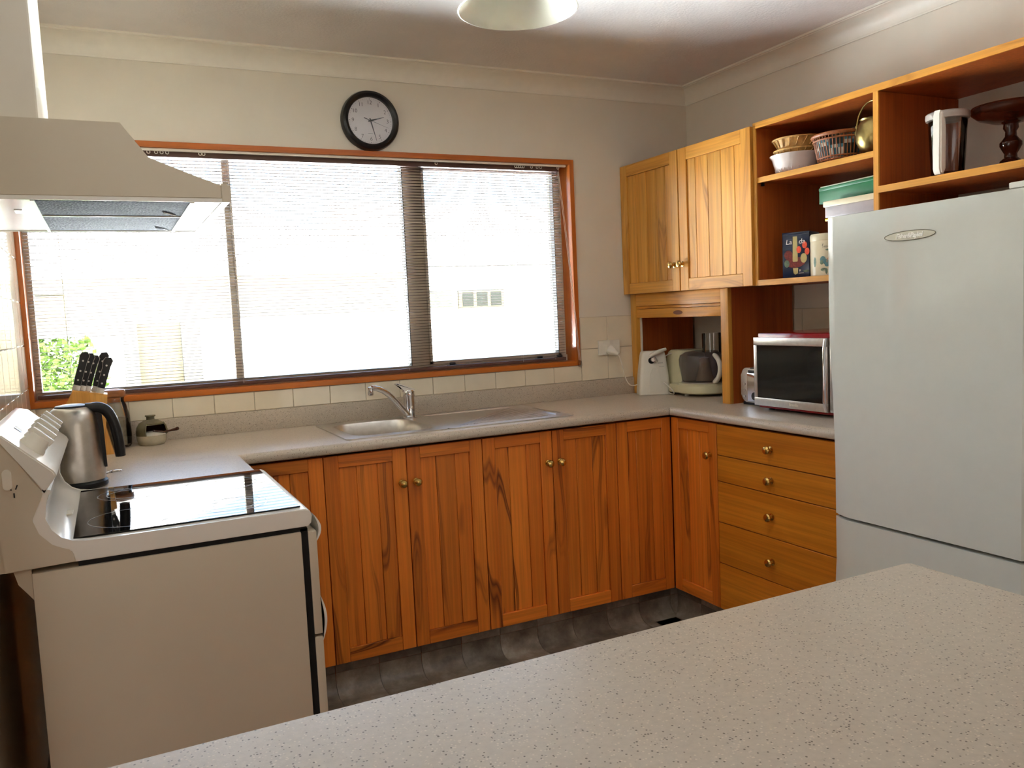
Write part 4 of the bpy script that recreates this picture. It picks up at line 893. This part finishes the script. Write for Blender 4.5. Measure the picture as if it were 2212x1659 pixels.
def basket_tray(name, label, cy, z, r, h, seed):
    bxc = -.283; t = thing(name, label, 'basket', (bxc, cy, z))
    fl_ = [(0, 0), (r*.72, 0), (r*.78, h*.25), (r*.9, h*.8), (r, h), (r*.97, h), (r*.86, h*.75), (r*.72, .004), (0, .004)]
    put('tray', MB().lathe(fl_, (bxc, cy, z), 36, sy=1.0), M_WICKER, t)
    put('rim', MB().tube([(bxc+r*math.cos(2*PI*k/36), cy+r*math.sin(2*PI*k/36), z+h) for k in range(37)], .0035, 7), M_WICKER, t)
    b = MB()
    for k in range(18):
        a = 2*PI*k/18; b.tube([(bxc+r*.8*math.cos(a), cy+r*.8*math.sin(a), z+h*.25), (bxc+r*.99*math.cos(a+.12), cy+r*.99*math.sin(a+.12), z+h*.95)], .0022, 5)
    put('weave', b, M_WICKER, t)['kind'] = 'stuff'
basket_tray('woven_tray', 'lower straw tray nested in the white ceramic bowl', -1.011, ZS2+.05, .084, .036, 1)
basket_tray('woven_tray', 'topmost straw tray stacked above the white ceramic bowl', -1.014, ZS2+.088, .09, .038, 2)
bk = thing('cane_basket', 'round brown cane basket with tartan lining on the upper shelf', 'basket', (-.278, -1.218, ZS2))
b0, b1, hb = .08, .099, .098
cx_, cy2 = -.278, -1.218
put('lining', MB().lathe([(0, .01), (b0-.004, .01), (b0+.002, .035), (b1-.006, .085), (b1-.008, .085), (b0-.006, .014)], (cx_, cy2, ZS2), 40), M_TARTAN, bk)
put('base', MB().lathe([(0, .001), (b0, .001), (b0+.001, .016), (b0-.006, .016), (b0-.008, .008), (0, .008)], (cx_, cy2, ZS2), 36), M_CANE, bk)
b = MB()
for k in range(48):
    a = 2*PI*k/48; b.tube([(cx_+b0*math.cos(a), cy2+b0*math.sin(a), ZS2+.004), (cx_+(b1-.002)*math.cos(a), cy2+(b1-.002)*math.sin(a), ZS2+hb-.006)], .0018, 5)
put('stakes', b, M_CANE, bk)['kind'] = 'stuff'
for r_, h_, t_ in ((b0+.001, .012, .003), (b0+.003, .022, .003), (b1-.002, hb-.016, .003), (b1, hb, .0065)):
    put('hoop', MB().tube([(cx_+r_*math.cos(2*PI*k/40), cy2+r_*math.sin(2*PI*k/40), ZS2+h_) for k in range(41)], t_, 8), M_CANE, bk)
bp_ = thing('brass_pot', 'round aged brass pot with hoop handle behind the shelf divider', 'pot', (-.3, -1.383, ZS2))
qx, qy = -.305, -1.381
put('body', MB().lathe([(0, .001), (.03, .001), (.034, .004), (.048, .02), (.06, .045), (.0625, .07), (.056, .1), (.046, .115), (.049, .12), (0, .121)], (qx, qy, ZS2), 36), M_BRASSO, bp_)
put('lug', MB().lathe([(0, -.012), (.008, -.008), (.01, 0), (.006, .01), (0, .014)], (qx-.016, qy+.06, ZS2+.085), 12).lathe([(0, -.008), (.006, -.004), (.006, .004), (0, .01)], (qx-.016, qy+.062, ZS2+.102), 10), M_BRASSO, bp_)
put('bail_handle', MB().tube([(qx-.016, qy+.061*math.cos(a), ZS2+.1+.078*math.sin(a)) for a in [PI*k/20 for k in range(21)]], .003, 8), M_BRASSO, bp_)

# lower left bay: tins and boxes
nt = thing('navy_tin', 'tall navy tin printed with tulips and candle on the lower shelf', 'tin', (-.27, -1.0, ZS1))
ang = math.radians(24); NM = Matrix.Translation((-.27, -1.008, ZS1)) @ Matrix.Rotation(ang, 4, 'Z')
hwy = .052
put('box', MB(NM).box(-.052, .052, -hwy, hwy, .001, .168, .004), M_NAVY, nt)
put('lid', MB(NM).box(-.0525, .0525, -.0525, .0525, .160, .172, .004), M_NAVY, nt)
# print on the -X face (local x=-.052, local y left->right is + to -)
def decal(name, pts, mat, parent, f, off): put(name, MB(f).prism(pts, 'Z', -.0002, off), mat, parent, smooth=False)
fA = NM @ frame_m((-.0522, 0, .085), (0, -1, 0), (0, 0, 1))
fB = NM @ frame_m((0, -hwy-.0002, .085), (1, 0, 0), (0, 0, 1))
ell = lambda cx, cy, rx, ry, n=14: [(cx+rx*math.cos(2*PI*k/n), cy+ry*math.sin(2*PI*k/n)) for k in range(n)]
decal('candle', [(-.012, -.02), (-.010, -.024), (.006, -.024), (.008, -.02), (.006, .07), (-.010, .07)], M_CREAMPRINT, nt, fA, .0006)
decal('bouquet', ell(-.004, -.026, .04, .02, 18), M_BERRY, nt, fA, .0005)
decal('bouquet', ell(-.028, .002, .016, .018), M_BERRY, nt, fA, .0004)
decal('pale_fruit', ell(.03, -.012, .012, .018), M_CREAMPRINT, nt, fA, .0007)
decal('pale_fruit', ell(-.034, -.03, .01, .014), M_LEAFP, nt, fA, .0007)
for x, y in ((.012, .02), (.034, .036), (.043, .012)): decal('tulip', ell(x, y, .009, .013), M_TULIP, nt, fA, .0008)
decal('candle_stand', [(-.011, -.047), (.009, -.047), (.007, -.068), (-.003, -.072), (-.009, -.066)], M_CREAMPRINT, nt, fA, .0006)
decal('leaf', [(.026, -.06), (.036, -.066), (.05, -.062), (.044, -.055)], M_LEAFP, nt, fA, .0005)
text_obj('lettering', 'La', .026, M_DIAL, nt, fA @ Matrix.Translation((-.026, .05, .0004)), shear=.15); text_obj('lettering', 'da', .026, M_DIAL, nt, fA @ Matrix.Translation((.023, .05, .0004)), shear=.15)
text_obj('lettering', 'R', .012, M_DIAL, nt, fA @ Matrix.Translation((.016, -.058, .0004)))
decal('mark', [(.01, -.068), (.03, -.068), (.03, -.0665), (.01, -.0665)], M_DIAL, nt, fA, .0005)
decal('flower', ell(-.012, -.038, .022, .02, 16), M_YELLOWP, nt, fB, .0005); decal('flower', ell(-.004, -.066, .03, .016, 16), M_LEAFP, nt, fB, .0004)
decal('candle', [(.012, -.05), (.034, -.05), (.030, .03), (.024, .045), (.018, .03)], plain('shaded_candle_print', srgb(110, 84, 54), .4), nt, fB, .0006)

ct = thing('cream_tin', 'round cream tin printed with blue fruit on the lower shelf', 'tin', (-.29, -1.15, ZS1))
ax_, ay = -.29, -1.158
put('body', MB().lathe([(0, .001), (.06, .001), (.0605, .004), (.06, .006), (.06, .128), (.059, .13)], (ax_, ay, ZS1), 44), M_TINCREAM, ct)
put('lid', MB().lathe([(.0605, .126), (.0612, .128), (.0612, .145), (.058, .151), (0, .152)], (ax_, ay, ZS1), 44), M_TINCREAM, ct)
def cyl_decal(name, parent, cx, cy, r, a, zc, pts, mat):
    """print wrapped on a cylinder wall."""
    b = MB(); top = [(cx+(r+.0006)*math.cos(a+p/r), cy+(r+.0006)*math.sin(a+p/r), zc+q) for p, q in pts]; bot = [(cx+(r-.0002)*math.cos(a+p/r), cy+(r-.0002)*math.sin(a+p/r), zc+q) for p, q in pts]
    b.loft([bot, top]); put(name, b, mat, parent, smooth=False)
A0 = math.radians(210)
for p, q, rx, ry, m_ in ((-.004, .058, .010, .012, M_BLUEP), (.006, .05, .010, .010, M_BLUEP), (.010, .040, .008, .008, M_BLUEP), (-.008, .048, .006, .008, M_LEAFP), (.022, .052, .014, .015, M_PEACH), (.0, .022, .012, .006, M_LEAFP), (.008, .016, .004, .010, M_LEAFP), (-.036, .05, .006, .018, M_LEAFP), (.012, .092, .007, .003, M_LEAFP)):
    cyl_decal('fruit_print', ct, ax_, ay, .06, A0+.0, ZS1+.0, ell(p, q, rx, ry, 12), m_)
bq = MB()
for k, (p, h) in enumerate(((-.004, .014), (.003, .006), (.008, .006), (.0135, .006), (.02, .008))):
    b = [(ax_+.0604*math.cos(A0+(p+.002*math.sin(t*2))/.06), ay+.0604*math.sin(A0+(p+.002*math.sin(t*2))/.06), ZS1+.100+h*t/4) for t in range(5)]; bq.tube(b, .0006, 5)
put('script_print', bq, M_INK, ct)
lt = thing('blue_lidded_tin', 'dark tin with violet blue lid behind the cream tin', 'tin', (-.17, -1.15, ZS1))
put('body', MB().lathe([(0, .001), (.055, .001), (.055, .165), (0, .165)], (-.17, -1.165, ZS1), 36), M_NAVY, lt)
put('lid', MB().lathe([(.0555, .155), (.057, .157), (.057, .172), (.053, .176), (0, .177)], (-.17, -1.165, ZS1), 36), M_VIOLET, lt)
ft = thing('floral_tin', 'small cream floral tin standing on the blue-lidded tin', 'tin', (-.17, -1.165, ZS1+.177))
put('body', MB().lathe([(0, .0005), (.044, .0005), (.044, .068), (.042, .07), (0, .07)], (-.17, -1.165, ZS1+.177), 36), plain('floral_cream', srgb(196, 172, 146), .35, var=.06), ft)
for p, q in ((-.03, .03), (-.012, .026), (.004, .03), (.02, .026), (-.02, .014), (.01, .012)):
    cyl_decal('flower_print', ft, -.17, -1.165, .044, math.radians(200), ZS1+.177, ell(p, q, .006, .010, 10), M_INK)
gt = thing('gold_trimmed_tin', 'gold-trimmed tin under the grey tin behind fridge top', 'tin', (-.26, -1.32, ZS1))
put('body', MB().box(-.345, -.205, -1.44, -1.226, ZS1+.001, ZS1+.19, .006), M_NAVY, gt); put('rim', MB().box(-.349, -.216, -1.442, -1.2, ZS1+.19, ZS1+.2015, .004), M_GOLDM, gt)
gy = thing('grey_tin', 'flat grey printed tin with cream lid in the right stack', 'tin', (-.26, -1.32, ZS1+.202))
put('body', MB().box(-.345, -.216, -1.440, -1.198, ZS1+.202, ZS1+.242, .003), M_TINGREY, gy); put('lid', MB().box(-.350, -.212, -1.443, -1.193, ZS1+.239, ZS1+.260, .004), M_TINCREAM, gy)
gb = thing('green_box', 'bright green gift box with grey lid on top of the tins', 'box', (-.22, -1.27, ZS1+.26))
GM = Matrix.Translation((-.235, -1.266, ZS1+.2605)) @ Matrix.Rotation(math.radians(-6), 4, 'Z')
put('box', MB(GM).box(-.07, .07, -.14, .14, 0, .052, .003), M_GREEN, gb); put('lid', MB(GM).box(-.071, .071, -.141, .141, .046, .058, .003), M_GREEN, gb); put('lid_top', MB(GM).box(-.067, .067, -.137, .137, .058, .063, .002), M_GREENT, gb)
rb_ = put('red_box', MB().box(-.335, -.315, -1.444, -1.418, ZS1+.2605, ZS1+.322, .002).box(-.337, -.313, -1.446, -1.416, ZS1+.308, ZS1+.323, .002), M_REDC); tag(rb_, 'small dull red box squeezed beside the shelf divider', 'box')

# right bay above the fridge
jg = thing('measuring_jug', 'tall clear plastic jug with white handle above the fridge', 'jug', (-.318, -1.655, ZS3))
jx, jy = -.318, -1.655
put('body', MB().lathe([(0, .001), (.042, .001), (.046, .008), (.055, .175), (.053, .175), (.044, .012), (0, .006)], (jx, jy, ZS3), 36), M_CLEAR, jg)
put('rim', MB().lathe([(.053, .168), (.06, .170), (.062, .178), (.061, .188), (.056, .192), (0, .193)], (jx, jy, ZS3), 36), frosted('cloudy_plastic', srgb(180, 168, 158), .85, .3), jg)
hM = Matrix.Translation((jx-.061, jy-.012, ZS3))
put('handle', MB(hM).prism([(-.002, .003), (.014, .003), (.010, .02), (.012, .15), (.02, .187), (-.002, .192), (-.006, .18), (-.008, .02)], 'Y', -.0145, .0145, .005), M_WHITEP, jg)
pd = thing('pedestal_dish', 'dark turned wooden pedestal dish above the fridge', 'dish', (-.172, -1.757, ZS3))
dx_, dy_ = -.172, -1.757
put('stem', MB().lathe([(0, .001), (.045, .001), (.046, .005), (.034, .012), (.028, .022), (.032, .028), (.029, .036), (.018, .045), (.017, .056), (.024, .068), (.03, .08), (.030, .09), (.022, .1), (.016, .108), (.015, .122), (.021, .132), (.02, .144), (.03, .152)], (dx_, dy_, ZS3), 32), M_DARKWOOD, pd)
put('dish', MB().lathe([(0, .148), (.05, .152), (.088, .166), (.106, .182), (.11, .194), (.106, .2), (.096, .193), (.068, .176), (0, .170)], (dx_, dy_, ZS3), 48), M_DARKWOOD, pd)

# ------------------------------------------------------------------ pendant lamp
pm = thing('pendant_lamp', 'frosted glass pendant lamp hanging from the ceiling', 'lamp', (-1.645, -1.39, 2.1))
lx, ly, lz = -1.645, -1.41, 2.098
put('shade', MB().lathe([(.155, 0), (.150, .004), (.128, .03), (.085, .062), (.045, .085), (.03, .092), (.028, .088), (.043, .081), (.083, .058), (.126, .026), (.148, .001), (.153, -.003), (.156, -.002), (.155, 0)], (lx, ly, lz), 56), M_LAMP, pm)
put('bulb_holder', MB().lathe([(0, .03), (.016, .032), (.019, .045), (.019, .085), (.03, .094), (.026, .13), (.012, .142), (0, .144)], (lx, ly, lz), 28), M_CHROME, pm)
put('cord', MB().tube([(lx, ly, lz+.14), (lx, ly, ZC-.02)], .0035, 8), M_CORD, pm)
put('ceiling_rose', MB().lathe([(0, ZC-.03), (.03, ZC-.028), (.045, ZC-.001), (0, ZC-.001)], (lx, ly, 0), 28), M_WHITEP, pm)
